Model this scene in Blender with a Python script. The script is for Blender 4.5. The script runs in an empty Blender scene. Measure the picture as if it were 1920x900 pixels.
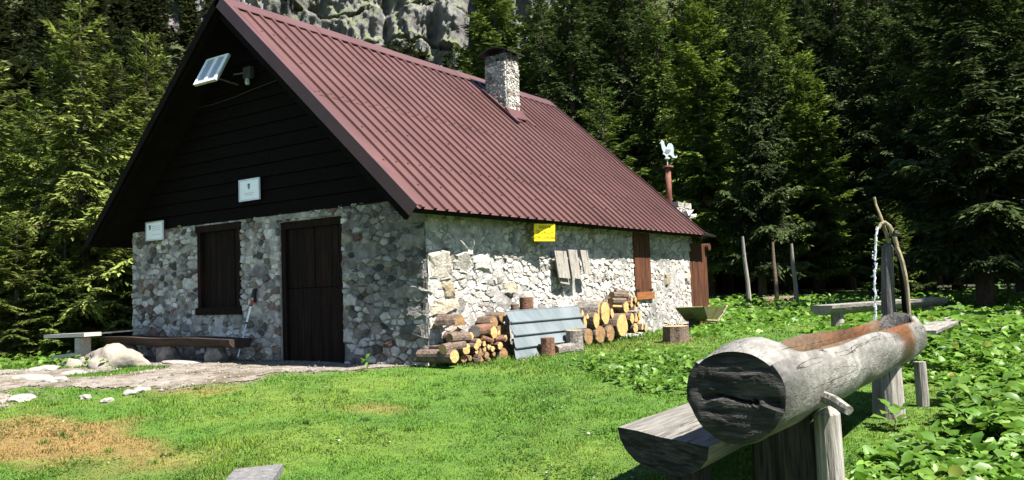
import bpy, math, random
import numpy as np
from mathutils import Vector, Matrix, noise as mnoise
random.seed(7); RNG = np.random.default_rng(7)
SC = bpy.context.scene
COL = SC.collection
# ------------------------------------------------------------------ camera
CAM = np.array([6.4177, -7.4711, 0.8531]); YAW, PITCH, ROLL, FPX = 0.6044, 0.0617, -0.0358, 1538.0
FWD = np.array([-math.sin(YAW) * math.cos(PITCH), math.cos(YAW) * math.cos(PITCH), math.sin(PITCH)])
_r = np.array([math.cos(YAW), math.sin(YAW), 0.0]); _u = np.cross(_r, FWD)
RGT = math.cos(ROLL) * _r + math.sin(ROLL) * _u
UPV = -math.sin(ROLL) * _r + math.cos(ROLL) * _u
cd = bpy.data.cameras.new('camera'); cam = bpy.data.objects.new('camera', cd); COL.objects.link(cam)
cd.sensor_width = 36.0; cd.lens = FPX / 1920 * 36.0; cd.clip_start = 0.05; cd.clip_end = 3000
M = Matrix.Identity(4)
for i in range(3):
    M[i][0], M[i][1], M[i][2], M[i][3] = RGT[i], UPV[i], -FWD[i], CAM[i]
cam.matrix_world = M
SC.camera = cam
# ------------------------------------------------------------------ light
SUN = Vector((1.0, -0.035, 1.52)).normalized()            # towards the sun
EL = math.asin(SUN.z)
W = bpy.data.worlds.new('World'); SC.world = W; W.use_nodes = True
wn = W.node_tree.nodes; wl = W.node_tree.links
sky = wn.new('ShaderNodeTexSky'); sky.sky_type = 'NISHITA'; sky.sun_disc = False
sky.sun_elevation = EL; sky.sun_rotation = math.atan2(SUN.x, SUN.y); sky.altitude = 1500; sky.air_density = 1.0; sky.dust_density = 0.6
bg = wn['Background']; wl.new(sky.outputs[0], bg.inputs[0]); bg.inputs[1].default_value = 0.06
sd = bpy.data.lights.new('sun', 'SUN'); sd.energy = 5.0; sd.angle = math.radians(0.5); sd.color = (1.0, 0.95, 0.87)
sun = bpy.data.objects.new('sun', sd); COL.objects.link(sun)
sun.rotation_euler = SUN.to_track_quat('Z', 'Y').to_euler()
SC.view_settings.view_transform = 'Standard'; SC.view_settings.look = 'None'; SC.view_settings.gamma = 1.0
SC.view_settings.use_curve_mapping = False; SC.view_settings.exposure = 2.1
SC.cycles.max_bounces = 6; SC.cycles.transparent_max_bounces = 6
SC.cycles.use_denoising = True

# ------------------------------------------------------------------ measuring helpers: photo pixel -> point on a known plane
def ray(px, py): return FWD + RGT * (px - 960) / FPX + UPV * (450 - py) / FPX
def atX(px, py, X): d = ray(px, py); return CAM + d * ((X - CAM[0]) / d[0])
def atY(px, py, Y): d = ray(px, py); return CAM + d * ((Y - CAM[1]) / d[1])
def atZ(px, py, Z): d = ray(px, py); return CAM + d * ((Z - CAM[2]) / d[2])
HF = np.array([-math.sin(YAW), math.cos(YAW)]); HR = np.array([math.cos(YAW), math.sin(YAW)])
def polar(px, s):            # a bearing (as photo column) and a distance along the view
    q = CAM[:2] + HF * s + HR * ((px - 960) / FPX * s); return float(q[0]), float(q[1])

# ------------------------------------------------------------------ vector noise
def _hash(ix, iy, iz, seed):
    h = (ix.astype(np.int64) * 374761393 + iy.astype(np.int64) * 668265263 + iz.astype(np.int64) * 2147483647 + seed * 1274126177) & 0xffffffff
    h = ((h ^ (h >> 13)) * 1274126177) & 0xffffffff
    h = ((h ^ (h >> 16)) * 2246822519) & 0xffffffff
    return ((h ^ (h >> 15)) & 0xffffff) / float(0xffffff)
def vn(x, y, z=0.0, seed=0):
    x, y, z = np.broadcast_arrays(np.asarray(x, float), np.asarray(y, float), np.asarray(z, float))
    ix, iy, iz = np.floor(x), np.floor(y), np.floor(z); fx, fy, fz = x - ix, y - iy, z - iz
    fx, fy, fz = [f * f * (3 - 2 * f) for f in (fx, fy, fz)]
    o = 0
    for a in (0, 1):
        for b in (0, 1):
            for c in (0, 1):
                o = o + _hash(ix + a, iy + b, iz + c, seed) * (fx if a else 1 - fx) * (fy if b else 1 - fy) * (fz if c else 1 - fz)
    return o * 2 - 1
def fbm(x, y, z=0.0, seed=0, octv=4, gain=0.5):
    o, a, f = 0, 1.0, 1.0
    for k in range(octv):
        o = o + a * vn(np.asarray(x) * f, np.asarray(y) * f, np.asarray(z) * f, seed + k * 17); a *= gain; f *= 2.03
    return o
def sstep(a, b, x): t = np.clip((x - a) / (b - a), 0, 1); return t * t * (3 - 2 * t)

# ------------------------------------------------------------------ materials
def mat(name, c1, c2=None, scale=6.0, detail=6.0, rough=0.85, bump=0.0, bscale=None, stretch=(1, 1, 1), attr=None, metal=0.0,
        spec=0.3, trans=0.0, ramp=(0.35, 0.65), c3=None, s3=1.5, r3=(0.5, 0.65), bdist=0.02, crack=None, cw=.012, k=.62):
    c1 = tuple(v * k for v in c1); c2 = tuple(v * k for v in (c2 or [q / k for q in c1])); c3 = tuple(v * k for v in c3) if c3 else None
    m = bpy.data.materials.new(name); m.use_nodes = True
    n, l = m.node_tree.nodes, m.node_tree.links
    b = n['Principled BSDF']; out = n['Material Output']
    b.inputs['Roughness'].default_value = rough; b.inputs['Metallic'].default_value = metal
    b.inputs['Specular IOR Level'].default_value = spec
    tc = n.new('ShaderNodeTexCoord'); mp = n.new('ShaderNodeMapping'); mp.inputs['Scale'].default_value = stretch
    l.new(tc.outputs['Object'], mp.inputs[0])
    def ns(sc, det=detail):
        t = n.new('ShaderNodeTexNoise'); t.inputs['Scale'].default_value = sc; t.inputs['Detail'].default_value = det; t.inputs['Roughness'].default_value = 0.6
        l.new(mp.outputs[0], t.inputs['Vector']); return t
    t1 = ns(scale)
    cr = n.new('ShaderNodeValToRGB'); l.new(t1.outputs['Fac'], cr.inputs[0])
    cr.color_ramp.elements[0].position, cr.color_ramp.elements[1].position = ramp
    cr.color_ramp.elements[0].color = (*c1, 1); cr.color_ramp.elements[1].color = (*(c2 or c1), 1)
    col = cr.outputs[0]
    if c3:
        t3 = ns(s3, 4); r = n.new('ShaderNodeValToRGB'); l.new(t3.outputs['Fac'], r.inputs[0])
        r.color_ramp.elements[0].position, r.color_ramp.elements[1].position = r3
        mx = n.new('ShaderNodeMix'); mx.data_type = 'RGBA'; l.new(r.outputs[0], mx.inputs[0]); l.new(col, mx.inputs[6]); mx.inputs[7].default_value = (*c3, 1); col = mx.outputs[2]
    ck = None
    if crack:
        mc = n.new('ShaderNodeMapping'); mc.inputs['Scale'].default_value = crack; l.new(tc.outputs['Object'], mc.inputs[0])
        tk = n.new('ShaderNodeTexNoise'); tk.inputs['Scale'].default_value = 1.0; tk.inputs['Detail'].default_value = 5; tk.inputs['Roughness'].default_value = .45; l.new(mc.outputs[0], tk.inputs['Vector'])
        rk = n.new('ShaderNodeValToRGB'); l.new(tk.outputs['Fac'], rk.inputs[0]); e = rk.color_ramp.elements
        e[0].position = .5 - cw; e[0].color = (0, 0, 0, 1); e[1].position = .5; e[1].color = (1, 1, 1, 1); e2 = e.new(.5 + cw); e2.color = (0, 0, 0, 1)
        tg = ns(2.6, 2); rg_ = n.new('ShaderNodeValToRGB'); l.new(tg.outputs['Fac'], rg_.inputs[0]); rg_.color_ramp.elements[0].position = .42; rg_.color_ramp.elements[1].position = .56
        mk = n.new('ShaderNodeMath'); mk.operation = 'MULTIPLY'; l.new(rk.outputs[0], mk.inputs[0]); l.new(rg_.outputs[0], mk.inputs[1]); ck = mk.outputs[0]
        mx = n.new('ShaderNodeMix'); mx.data_type = 'RGBA'; l.new(ck, mx.inputs[0]); l.new(col, mx.inputs[6]); mx.inputs[7].default_value = (.022, .019, .016, 1); col = mx.outputs[2]
    if attr:
        at = n.new('ShaderNodeAttribute'); at.attribute_name = attr
        mx = n.new('ShaderNodeMix'); mx.data_type = 'RGBA'; mx.blend_type = 'MULTIPLY'; mx.inputs[0].default_value = 1
        l.new(col, mx.inputs[6]); l.new(at.outputs['Color'], mx.inputs[7]); col = mx.outputs[2]
    l.new(col, b.inputs['Base Color'])
    if bump:
        tb = ns(bscale or scale * 3, 8); bp = n.new('ShaderNodeBump'); bp.inputs['Strength'].default_value = bump; bp.inputs['Distance'].default_value = bdist
        hh = tb.outputs['Fac']
        if ck:
            su = n.new('ShaderNodeMath'); su.operation = 'SUBTRACT'; l.new(hh, su.inputs[0]); l.new(ck, su.inputs[1]); hh = su.outputs[0]
        l.new(hh, bp.inputs['Height']); l.new(bp.outputs[0], b.inputs['Normal'])
    if trans:
        tr = n.new('ShaderNodeBsdfTranslucent'); l.new(col, tr.inputs['Color'])
        ms = n.new('ShaderNodeMixShader'); ms.inputs[0].default_value = trans
        l.new(b.outputs[0], ms.inputs[1]); l.new(tr.outputs[0], ms.inputs[2]); l.new(ms.outputs[0], out.inputs['Surface'])
    return m

MT = {}
MT['mortar'] = mat('mortar', (.30, .285, .26), (.50, .475, .44), 9, bump=1.0, bscale=26, c3=(.20, .19, .175), s3=2.6, bdist=.02)
MT['mortar_face'] = mat('mortar_face', (.36, .345, .32), (.58, .555, .52), 9, bump=1.0, bscale=26, c3=(.20, .19, .175), s3=2.6, bdist=.02, attr='tint')
MT['stone'] = mat('stone', (.62, .62, .62), (1.15, 1.13, 1.1), 14, bump=.9, bscale=34, attr='tint', rough=.9, bdist=.02)
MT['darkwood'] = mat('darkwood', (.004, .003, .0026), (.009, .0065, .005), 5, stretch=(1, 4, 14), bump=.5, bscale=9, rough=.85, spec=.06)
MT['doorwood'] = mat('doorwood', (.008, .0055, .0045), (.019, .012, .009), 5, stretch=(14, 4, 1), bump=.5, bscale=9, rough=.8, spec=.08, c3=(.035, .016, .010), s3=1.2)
MT['brownwood'] = mat('brownwood', (.06, .020, .009), (.16, .055, .022), 4, stretch=(4, 14, 1), bump=.5, bscale=9, rough=.65, c3=(.035, .014, .008), s3=1.3, r3=(.45, .6))
MT['roof'] = mat('roof_paint', (.100, .043, .038), (.128, .060, .054), 2.2, rough=.42, spec=.4, bump=.10, bscale=2.2, c3=(.076, .034, .030), s3=1.1, r3=(.48, .75))
MT['roofdark'] = mat('roof_trim_paint', (.085, .034, .034), (.115, .048, .046), 2.2, rough=.5, spec=.3)
MT['soffit'] = mat('soffit', (.007, .006, .005), (.013, .010, .008), 4, rough=.9, spec=.05)
MT['soffitgrey'] = mat('dull_grey', (.05, .052, .055), (.08, .082, .086), 6, rough=.7)
MT['white'] = mat('white_panel', (.70, .72, .73), (.78, .79, .80), 3, rough=.4, k=1)
MT['yellow'] = mat('yellow_panel', (.60, .44, .01), (.68, .50, .015), 3, rough=.5, k=1)
MT['print_dark'] = mat('print_brown', (.22, .13, .01), rough=.6)
MT['print_blue'] = mat('print_blue', (.10, .16, .32), rough=.6)
MT['galv'] = mat('galvanised', (.22, .27, .29), (.38, .43, .45), 1.6, stretch=(1, 1.6, .4), rough=.32, metal=.5, bump=.04, bscale=3)
MT['steel'] = mat('grey_metal', (.25, .28, .29), (.38, .41, .42), 10, rough=.4, metal=.6)
MT['rooster'] = mat('pale_metal', (.30, .36, .36), (.40, .46, .46), 20, rough=.5, metal=.2, k=1)
MT['rust'] = mat('rust', (.13, .045, .028), (.22, .085, .055), 14, rough=.8, bump=.3)
MT['black'] = mat('black_iron', (.008, .008, .009), (.02, .018, .018), 8, rough=.6)
MT['solar'] = mat('solar_glass', (.26, .28, .36), (.34, .36, .44), 30, rough=.35, spec=.5, k=1)  # cell colour lightened to carry the sky's reflection in the glass
MT['alu'] = mat('aluminium', (.6, .62, .64), (.7, .72, .74), 8, rough=.3, metal=.4)
MT['bark'] = mat('bark', (.09, .062, .045), (.21, .15, .115), 16, bump=1.0, bscale=40, stretch=(1, 1, 1), rough=.95)
MT['redbark'] = mat('red_bark', (.12, .055, .032), (.24, .12, .075), 18, bump=1.0, bscale=40, rough=.95)
MT['greybark'] = mat('grey_bark', (.12, .105, .09), (.30, .27, .24), 16, bump=1.0, bscale=36, rough=.95)
MT['cut'] = mat('cut_wood', (.52, .29, .10), (.68, .43, .18), 7, bump=.3, bscale=30, rough=.8, c3=(.46, .25, .09), s3=9, r3=(.5, .7))
MT['oldcut'] = mat('old_cut_wood', (.20, .115, .05), (.40, .24, .10), 9, bump=.4, bscale=30, rough=.85, c3=(.10, .06, .03), s3=7)
MT['greycut'] = mat('grey_cut_wood', (.22, .20, .18), (.36, .33, .30), 9, bump=.4, bscale=30, rough=.9)
MT['greywood'] = mat('grey_wood', (.17, .155, .135), (.36, .335, .30), 5, stretch=(9, .7, 9), bump=.6, bscale=8, rough=.8, c3=(.11, .10, .085), s3=1.6, r3=(.55, .75), crack=(16, .5, 16))
MT['greywoodv'] = mat('grey_wood_upright', (.20, .18, .155), (.40, .37, .33), 5, stretch=(9, 9, .7), bump=.6, bscale=8, rough=.85, c3=(.12, .105, .09), s3=1.6, r3=(.55, .75), crack=(16, 16, .5))
MT['trough'] = mat('trough_wood', (.19, .18, .165), (.34, .325, .30), 7, stretch=(3.2, 1.5, 3.2), bump=1.0, bscale=13, rough=.55, attr='tint', c3=(.14, .13, .118), s3=1.6, r3=(.48, .72), bdist=.012, crack=(12, .5, 12), cw=.005)
MT['endgrain'] = mat('black_end_grain', (.030, .028, .026), (.125, .116, .106), 5, stretch=(2.0, 2.0, 12), bump=1.0, bscale=8, rough=.8, spec=.15, ramp=(.36, .78), bdist=.02, c3=(.020, .018, .017), s3=1.6, r3=(.46, .62), crack=(1.6, 1.6, 17), cw=.012)
MT['benchwood'] = mat('bench_grey_wood', (.13, .12, .105), (.27, .255, .23), 5, stretch=(9, .7, 9), bump=.6, bscale=8, rough=.8, c3=(.09, .08, .07), s3=1.6, r3=(.5, .72), crack=(14, .5, 14))
MT['shaded_post'] = mat('old_post_shade_darkened', (.018, .015, .012), (.07, .06, .05), 5, stretch=(9, 9, .7), bump=.6, bscale=8, rough=.9, spec=.1)  # old post wood, darkened to carry the shade under trough and bench
MT['palewood'] = mat('pale_wood', (.42, .38, .33), (.60, .56, .50), 5, stretch=(1, 8, 8), bump=.4, bscale=8, rough=.8)
MT['rock'] = mat('rock', (.24, .21, .17), (.37, .33, .275), 4, bump=.8, bscale=11, rough=.95, c3=(.25, .21, .17), s3=2)
MT['pathrock'] = mat('path_rock', (.25, .225, .195), (.40, .37, .33), 9, bump=.6, bscale=20, rough=.95)
MT['antler'] = mat('antler', (.40, .37, .31), (.55, .52, .45), 20, rough=.6, k=1)
MT['pipe'] = mat('wooden_pipe', (.16, .13, .07), (.34, .28, .17), 9, stretch=(3, 3, 1), bump=.5, rough=.7)
MT['barrow'] = mat('barrow_paint', (.10, .10, .03), (.20, .19, .07), 9, rough=.5, c3=(.16, .15, .14), s3=5)
MT['dirt'] = mat('dirt', (.15, .126, .104), (.32, .28, .238), 7, bump=1.0, bscale=30, rough=.95, c3=(.125, .10, .062), s3=1.7, r3=(.5, .62), bdist=.02)
MT['ground'] = mat('ground_soil', (.75, .75, .7), (1.2, 1.2, 1.1), 9, bump=.6, bscale=40, attr='tint', rough=.95)
MT['grass'] = mat('grass_blades', (.85, .85, .85), (1.1, 1.1, 1.1), 3, attr='tint', rough=.6, trans=.35, spec=.2)
MT['leaf'] = mat('broad_leaf', (.85, .85, .85), (1.1, 1.1, 1.1), 7, attr='tint', rough=.45, trans=.42, spec=.35)
MT['needle'] = mat('needles', (.8, .8, .8), (1.15, 1.15, 1.15), 1.5, attr='tint', rough=.7, trans=.25, spec=.15)
MT['trunk'] = mat('spruce_bark', (.05, .037, .028), (.12, .09, .07), 10, bump=.8, bscale=24, stretch=(1, 1, .4), rough=.95)
MT['water'] = mat('water', (.50, .54, .58), (.80, .84, .88), 60, rough=.08, spec=.8, trans=.5, bump=.5, bscale=90, k=1)
MT['pool'] = mat('pool_water', (.02, .016, .010), (.03, .022, .014), 3, rough=.04, spec=.6, bump=.25, bscale=16)
MT['red'] = mat('red_plastic', (.55, .06, .04), (.6, .09, .05), 3, rough=.5)

# cliff / hill: green where the surface lies flat, rock where it stands
def slope_mat(name, rock1, rock2, green1, green2, lo, hi, scale):
    m = mat(name, rock1, rock2, scale, bump=1.0, bscale=scale * 3, rough=.95, stretch=(1, 1, .55), bdist=1.2)
    n, l = m.node_tree.nodes, m.node_tree.links; b = n['Principled BSDF']
    rockc = b.inputs['Base Color'].links[0].from_socket
    g = n.new('ShaderNodeNewGeometry'); sx = n.new('ShaderNodeSeparateXYZ'); l.new(g.outputs['True Normal'], sx.inputs[0])
    t = n.new('ShaderNodeTexNoise'); t.inputs['Scale'].default_value = scale * .8; t.inputs['Detail'].default_value = 6
    tc = n.new('ShaderNodeTexCoord'); l.new(tc.outputs['Object'], t.inputs['Vector'])
    a = n.new('ShaderNodeMath'); a.operation = 'MULTIPLY_ADD'; a.inputs[1].default_value = .5; l.new(t.outputs['Fac'], a.inputs[0]); l.new(sx.outputs[2], a.inputs[2])
    r = n.new('ShaderNodeMapRange'); r.inputs[1].default_value = lo + .25; r.inputs[2].default_value = hi + .25; l.new(a.outputs[0], r.inputs[0])
    gc = n.new('ShaderNodeMix'); gc.data_type = 'RGBA'; l.new(t.outputs['Fac'], gc.inputs[0]); gc.inputs[6].default_value = (*green1, 1); gc.inputs[7].default_value = (*green2, 1)
    mx = n.new('ShaderNodeMix'); mx.data_type = 'RGBA'; l.new(r.outputs[0], mx.inputs[0]); l.new(rockc, mx.inputs[6]); l.new(gc.outputs[2], mx.inputs[7])
    l.new(mx.outputs[2], b.inputs['Base Color']); return m
MT['cliff'] = slope_mat('cliff_rock', (.075, .073, .070), (.26, .255, .245), (.045, .06, .016), (.095, .12, .03), .42, .60, .16)
MT['hill'] = slope_mat('hill_ground', (.10, .09, .07), (.2, .18, .15), (.022, .028, .010), (.075, .090, .024), .2, .4, .9)

# ------------------------------------------------------------------ mesh helpers
class MB:
    def __init__(s): s.v = []; s.f = []; s.mi = []; s.tint = []
    def add(s, vs, fs, mi=0, tint=None):
        o = len(s.v); s.v += [tuple(map(float, p)) for p in vs]; s.f += [tuple(i + o for i in f) for f in fs]; s.mi += [mi] * len(fs)
        if tint is not None: s.tint += [tint] * len(vs)
        return s
    def box(s, a, b, mi=0, jit=0.0, tint=None):
        x0, y0, z0 = a; x1, y1, z1 = b
        vs = [(x, y, z) for z in (z0, z1) for y in (y0, y1) for x in (x0, x1)]
        if jit: vs = [tuple(c + random.uniform(-jit, jit) for c in p) for p in vs]
        return s.add(vs, [(0, 2, 3, 1), (4, 5, 7, 6), (0, 1, 5, 4), (2, 6, 7, 3), (0, 4, 6, 2), (1, 3, 7, 5)], mi, tint)
    def obox(s, c, ax, ay, az, mi=0):      # oriented box: centre and half-axis vectors
        c, ax, ay, az = map(np.array, (c, ax, ay, az))
        vs = [c + i * ax + j * ay + k * az for k in (-1, 1) for j in (-1, 1) for i in (-1, 1)]
        return s.add(vs, [(0, 2, 3, 1), (4, 5, 7, 6), (0, 1, 5, 4), (2, 6, 7, 3), (0, 4, 6, 2), (1, 3, 7, 5)], mi)
    def prism(s, poly, d, mi=0):           # poly: 3-D outline, d: thickness vector
        n = len(poly); p = [np.array(q, float) for q in poly]; d = np.array(d, float)
        return s.add(p + [q + d for q in p], [tuple(range(n))[::-1], tuple(range(n, 2 * n))] + [(i, (i + 1) % n, n + (i + 1) % n, n + i) for i in range(n)], mi)
    def tube(s, pts, rad, seg=8, mi=0, cap=None, jit=0.0, capjit=0.0):
        pts = [np.array(p, float) for p in pts]; n = len(pts)
        if np.isscalar(rad): rad = [rad] * n
        t0 = pts[1] - pts[0]; ref = np.array([0, 0, 1.0]) if abs(t0[2]) < .9 * np.linalg.norm(t0) else np.array([1.0, 0, 0])
        vs = []; jf = [1 + random.uniform(-jit, jit) for _ in range(seg)]
        for i in range(n):
            t = pts[min(i + 1, n - 1)] - pts[max(i - 1, 0)]; t = t / np.linalg.norm(t)
            a = np.cross(ref, t); a /= np.linalg.norm(a); b = np.cross(t, a)
            for k in range(seg):
                an = 2 * math.pi * k / seg; r = rad[i] * jf[k] * (1 + random.uniform(-jit, jit) * .4)
                vs.append(pts[i] + a * (math.cos(an) * r) + b * (math.sin(an) * r))
        fs = [(i * seg + k, i * seg + (k + 1) % seg, (i + 1) * seg + (k + 1) % seg, (i + 1) * seg + k) for i in range(n - 1) for k in range(seg)]
        s.add(vs, fs, mi)
        cm = mi if cap is None else cap
        o = len(s.v) - n * seg
        s.f.append(tuple(o + k for k in range(seg))[::-1]); s.mi.append(cm)
        s.f.append(tuple(o + (n - 1) * seg + k for k in range(seg))); s.mi.append(cm)
        return s
    def mesh(s, name, mats, off=(0, 0, 0), smooth=False):
        me = bpy.data.meshes.new(name)
        ox, oy, oz = off
        me.from_pydata([(x - ox, y - oy, z - oz) for x, y, z in s.v], [], s.f)
        for m in mats if isinstance(mats, (list, tuple)) else [mats]: me.materials.append(MT[m] if isinstance(m, str) else m)
        if any(s.mi): me.polygons.foreach_set('material_index', s.mi)
        if s.tint and len(s.tint) == len(s.v):
            a = me.attributes.new('tint', 'FLOAT_COLOR', 'POINT'); a.data.foreach_set('color', np.array([(*t, 1) for t in s.tint], np.float32).ravel())
        if smooth: me.polygons.foreach_set('use_smooth', [True] * len(me.polygons))
        me.update(); return me
def npmesh(name, V, F, m, tint=None, smooth=False):
    V = np.asarray(V, np.float32); F = np.asarray(F, np.int32); k = F.shape[1]
    me = bpy.data.meshes.new(name); me.vertices.add(len(V)); me.vertices.foreach_set('co', V.ravel())
    me.loops.add(F.size); me.loops.foreach_set('vertex_index', F.ravel())
    me.polygons.add(len(F)); me.polygons.foreach_set('loop_start', np.arange(0, F.size, k, dtype=np.int32))
    try: me.polygons.foreach_set('loop_total', np.full(len(F), k, np.int32))
    except Exception: pass
    me.update(calc_edges=True)
    if tint is not None:
        a = me.attributes.new('tint', 'FLOAT_COLOR', 'POINT'); c = np.ones((len(V), 4), np.float32); c[:, :3] = tint; a.data.foreach_set('color', c.ravel())
    if smooth: me.polygons.foreach_set('use_smooth', np.ones(len(F), bool))
    me.materials.append(MT[m]); return me
def link(name, me, parent=None, loc=None):
    o = bpy.data.objects.new(name, me); COL.objects.link(o)
    if parent: o.parent = parent
    if loc is not None: o.location = loc
    return o
def tag(o, label=None, cat=None, group=None, kind=None):
    for k, v in (('label', label), ('category', cat), ('group', group), ('kind', kind)):
        if v: o[k] = v
    return o
def thing(name, label, cat, loc=(0, 0, 0), group=None):
    o = bpy.data.objects.new(name, None); COL.objects.link(o); o.location = loc; o.empty_display_size = .1
    return tag(o, label, cat, group)
def part(name, mb, mats, parent, smooth=False, off=None):       # mb in world coordinates of an unrotated root
    if off is None:
        off = np.zeros(3); p = parent
        while p: off = off + np.array(p.location); p = p.parent
    return link(name, mb.mesh(name, mats, off, smooth), parent)
def solo(name, mb, mats, label, cat, group=None, base=None, smooth=False):   # a thing that is one mesh
    if base is None:
        a = np.array(mb.v); base = (float(a[:, 0].mean()), float(a[:, 1].mean()), float(a[:, 2].min()))
    o = link(name, mb.mesh(name, mats, base, smooth), None, base); return tag(o, label, cat, group)
def copy_tree(o, parent=None):
    c = o.copy(); COL.objects.link(c); c.parent = parent
    for ch in o.children: copy_tree(ch, c)
    return c

# ------------------------------------------------------------------ ground
def sdist(x, y): return (x - CAM[0]) * HF[0] + (y - CAM[1]) * HF[1]
def gz(x, y):
    x = np.asarray(x, float); y = np.asarray(y, float); s = sdist(x, y)
    z = np.where(s < 9.6, -.75 * (1 - s / 9.6), 0.0); z = np.maximum(z, -1.3)
    z = z + .012 * np.clip(s - 14, 0, 30)
    z = z + .018 * fbm(x * .9, y * .9, 0, 5, 3) * sstep(.0, .8, np.abs(s - 9.9))
    return z
POLY = np.array([(.1, -.0), (-.75, -.42), (-1.0, -1.2), (-1.55, -2.4), (-2.25, -3.6), (-3.5, -5.2), (-8, -4), (-5.9, -2.4), (-5.2, -1.75), (-4.3, -1.35), (-4.9, -.9), (-5.8, -.8), (-6.3, 0)])
def sdpoly(x, y, P=POLY):
    x = np.asarray(x, float); y = np.asarray(y, float); d = np.full(x.shape, 1e9); ins = np.zeros(x.shape, bool)
    for i in range(len(P)):
        a, b = P[i], P[(i + 1) % len(P)]; e = b - a
        t = np.clip(((x - a[0]) * e[0] + (y - a[1]) * e[1]) / (e @ e), 0, 1)
        d = np.minimum(d, np.hypot(x - a[0] - t * e[0], y - a[1] - t * e[1]))
        c = (a[1] > y) != (b[1] > y)
        with np.errstate(divide='ignore', invalid='ignore'):
            ins ^= c & (x < (b[0] - a[0]) * (y - a[1]) / (b[1] - a[1] + 1e-12) + a[0])
    return np.where(ins, d, -d)
def dirtmask(x, y):
    far = sstep(.75, 1.7, -np.asarray(y) - .18 * np.asarray(x) * 0) * sstep(-1.4, -2.6, np.asarray(x))
    return sdpoly(x, y) + .30 * fbm(np.asarray(x) * 1.6, np.asarray(y) * 1.6, 0, 31, 4) - far * (.42 + 1.15 * fbm(np.asarray(x) * 1.1 + 9, np.asarray(y) * 1.9, 0, 77, 3))
def grasscol(x, y):
    x = np.asarray(x, float); y = np.asarray(y, float)
    c = np.zeros(x.shape + (3,))
    g1, g2, g3 = np.array((.098, .215, .016)), np.array((.145, .240, .025)), np.array((.070, .175, .014))
    a = sstep(-.25, .55, fbm(x * .8, y * .8, 0, 3, 4))[..., None]; b = sstep(.0, .6, fbm(x * 2.3 + 5, y * 2.3, 0, 8, 3))[..., None]
    c = g1 * (1 - a) + g2 * a; c = c * (1 - b * .6) + g3 * b * .6
    d = .97 * sstep(-.5, .45, .9 - np.hypot((x + .75) / 1.5, (y + 4.05) / .62) + .45 * fbm(x * 1.8, y * 1.8, 0, 21, 4))
    d2 = sstep(-.1, .5, .62 - np.hypot((x + 1.0) / .9, (y + 2.3) / .5) + .5 * fbm(x * 2, y * 2, 0, 25, 3)) * .55
    d3 = sstep(-.1, .5, .45 - np.hypot((x - .9) / .8, (y + 2.0) / .4) + .5 * fbm(x * 2, y * 2, 0, 27, 3)) * .5
    d = np.maximum(np.maximum(d, d2), d3)[..., None] * .8
    return c * (1 - d) + np.array((.37, .205, .085)) * d
def axis(lo, hi, st, far, g=1.18):
    a = list(np.arange(lo, hi + st * .5, st)); s = st
    while a[-1] < far: s *= g; a.append(a[-1] + s)
    s = st
    while a[0] > -far: s *= g; a.insert(0, a[0] - s)
    return np.array(a)
gx, gy = axis(-9, 7.5, .11, 420), axis(-6, 13, .11, 420)
GX, GY = np.meshgrid(gx, gy); GZ = gz(GX, GY)
nx, ny = len(gx), len(gy)
I = np.arange(nx * ny).reshape(ny, nx)
F = np.stack([I[:-1, :-1], I[:-1, 1:], I[1:, 1:], I[1:, :-1]], -1).reshape(-1, 4)
tint = grasscol(GX, GY) * .7
dm = sstep(-.25, .15, dirtmask(GX, GY))[..., None]
tint = tint * (1 - dm) + np.array((.20, .16, .12)) * dm
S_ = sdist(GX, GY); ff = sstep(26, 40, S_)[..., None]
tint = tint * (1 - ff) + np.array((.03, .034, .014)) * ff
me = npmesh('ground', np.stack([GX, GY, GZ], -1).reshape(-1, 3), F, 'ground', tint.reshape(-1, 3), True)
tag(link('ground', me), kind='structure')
# trodden dirt path in front of the cabin: a sheet 4 mm and more above the ground, with a ragged edge
px_, py_ = np.arange(-9, .3, .045), np.arange(-4.6, .0, .045)
PX, PY = np.meshgrid(px_, py_); DM = dirtmask(PX, PY)
PZ = gz(PX, PY) + .006 + .006 * fbm(PX * 5, PY * 5, 0, 41, 3) + .008 * sstep(0, .4, DM)
I = np.arange(PX.size).reshape(PX.shape)
F = np.stack([I[:-1, :-1], I[:-1, 1:], I[1:, 1:], I[1:, :-1]], -1).reshape(-1, 4)
ok = ((DM[:-1, :-1] > 0) & (DM[1:, 1:] > 0) & (DM[1:, :-1] > 0) & (DM[:-1, 1:] > 0)).reshape(-1)
F = F[ok]; u, inv = np.unique(F, return_inverse=True)
me = npmesh('dirt_path', np.stack([PX, PY, PZ], -1).reshape(-1, 3)[u], inv.reshape(-1, 4), 'dirt', None, True)
tag(link('dirt_path', me), kind='structure')

# ------------------------------------------------------------------ hillside and cliff
az = np.radians(np.linspace(-62, 62, 220)); dd = np.concatenate([np.linspace(44, 150, 60), np.linspace(153, 330, 40)])
AZ, DD = np.meshgrid(az, dd)
def hillz(a, d):
    k = 1 - .16 * sstep(math.radians(-25), math.radians(-34), a)
    nt = sstep(math.radians(-21), math.radians(-18), a) * (1 - sstep(math.radians(2), math.radians(6), a))
    k = k * (1 - .16 * nt)
    return (-.6 + np.clip(d - 46, 0, None) * .33 * k + np.clip(d - 110, 0, None) * .42 * k * (1 - nt * (1 - sstep(150, 165, d))) + np.clip(d - 46, 0, 60) / 60 * 4 * fbm(a * 9, d * .02, 0, 60, 4))
def hxy(a, d): return CAM[0] + HF[0] * d * np.cos(a) + HR[0] * d * np.sin(a), CAM[1] + HF[1] * d * np.cos(a) + HR[1] * d * np.sin(a)
HX, HY = hxy(AZ, DD); HZ = hillz(AZ, DD)
I = np.arange(HX.size).reshape(HX.shape)
F = np.stack([I[:-1, :-1], I[:-1, 1:], I[1:, 1:], I[1:, :-1]], -1).reshape(-1, 4)
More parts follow.
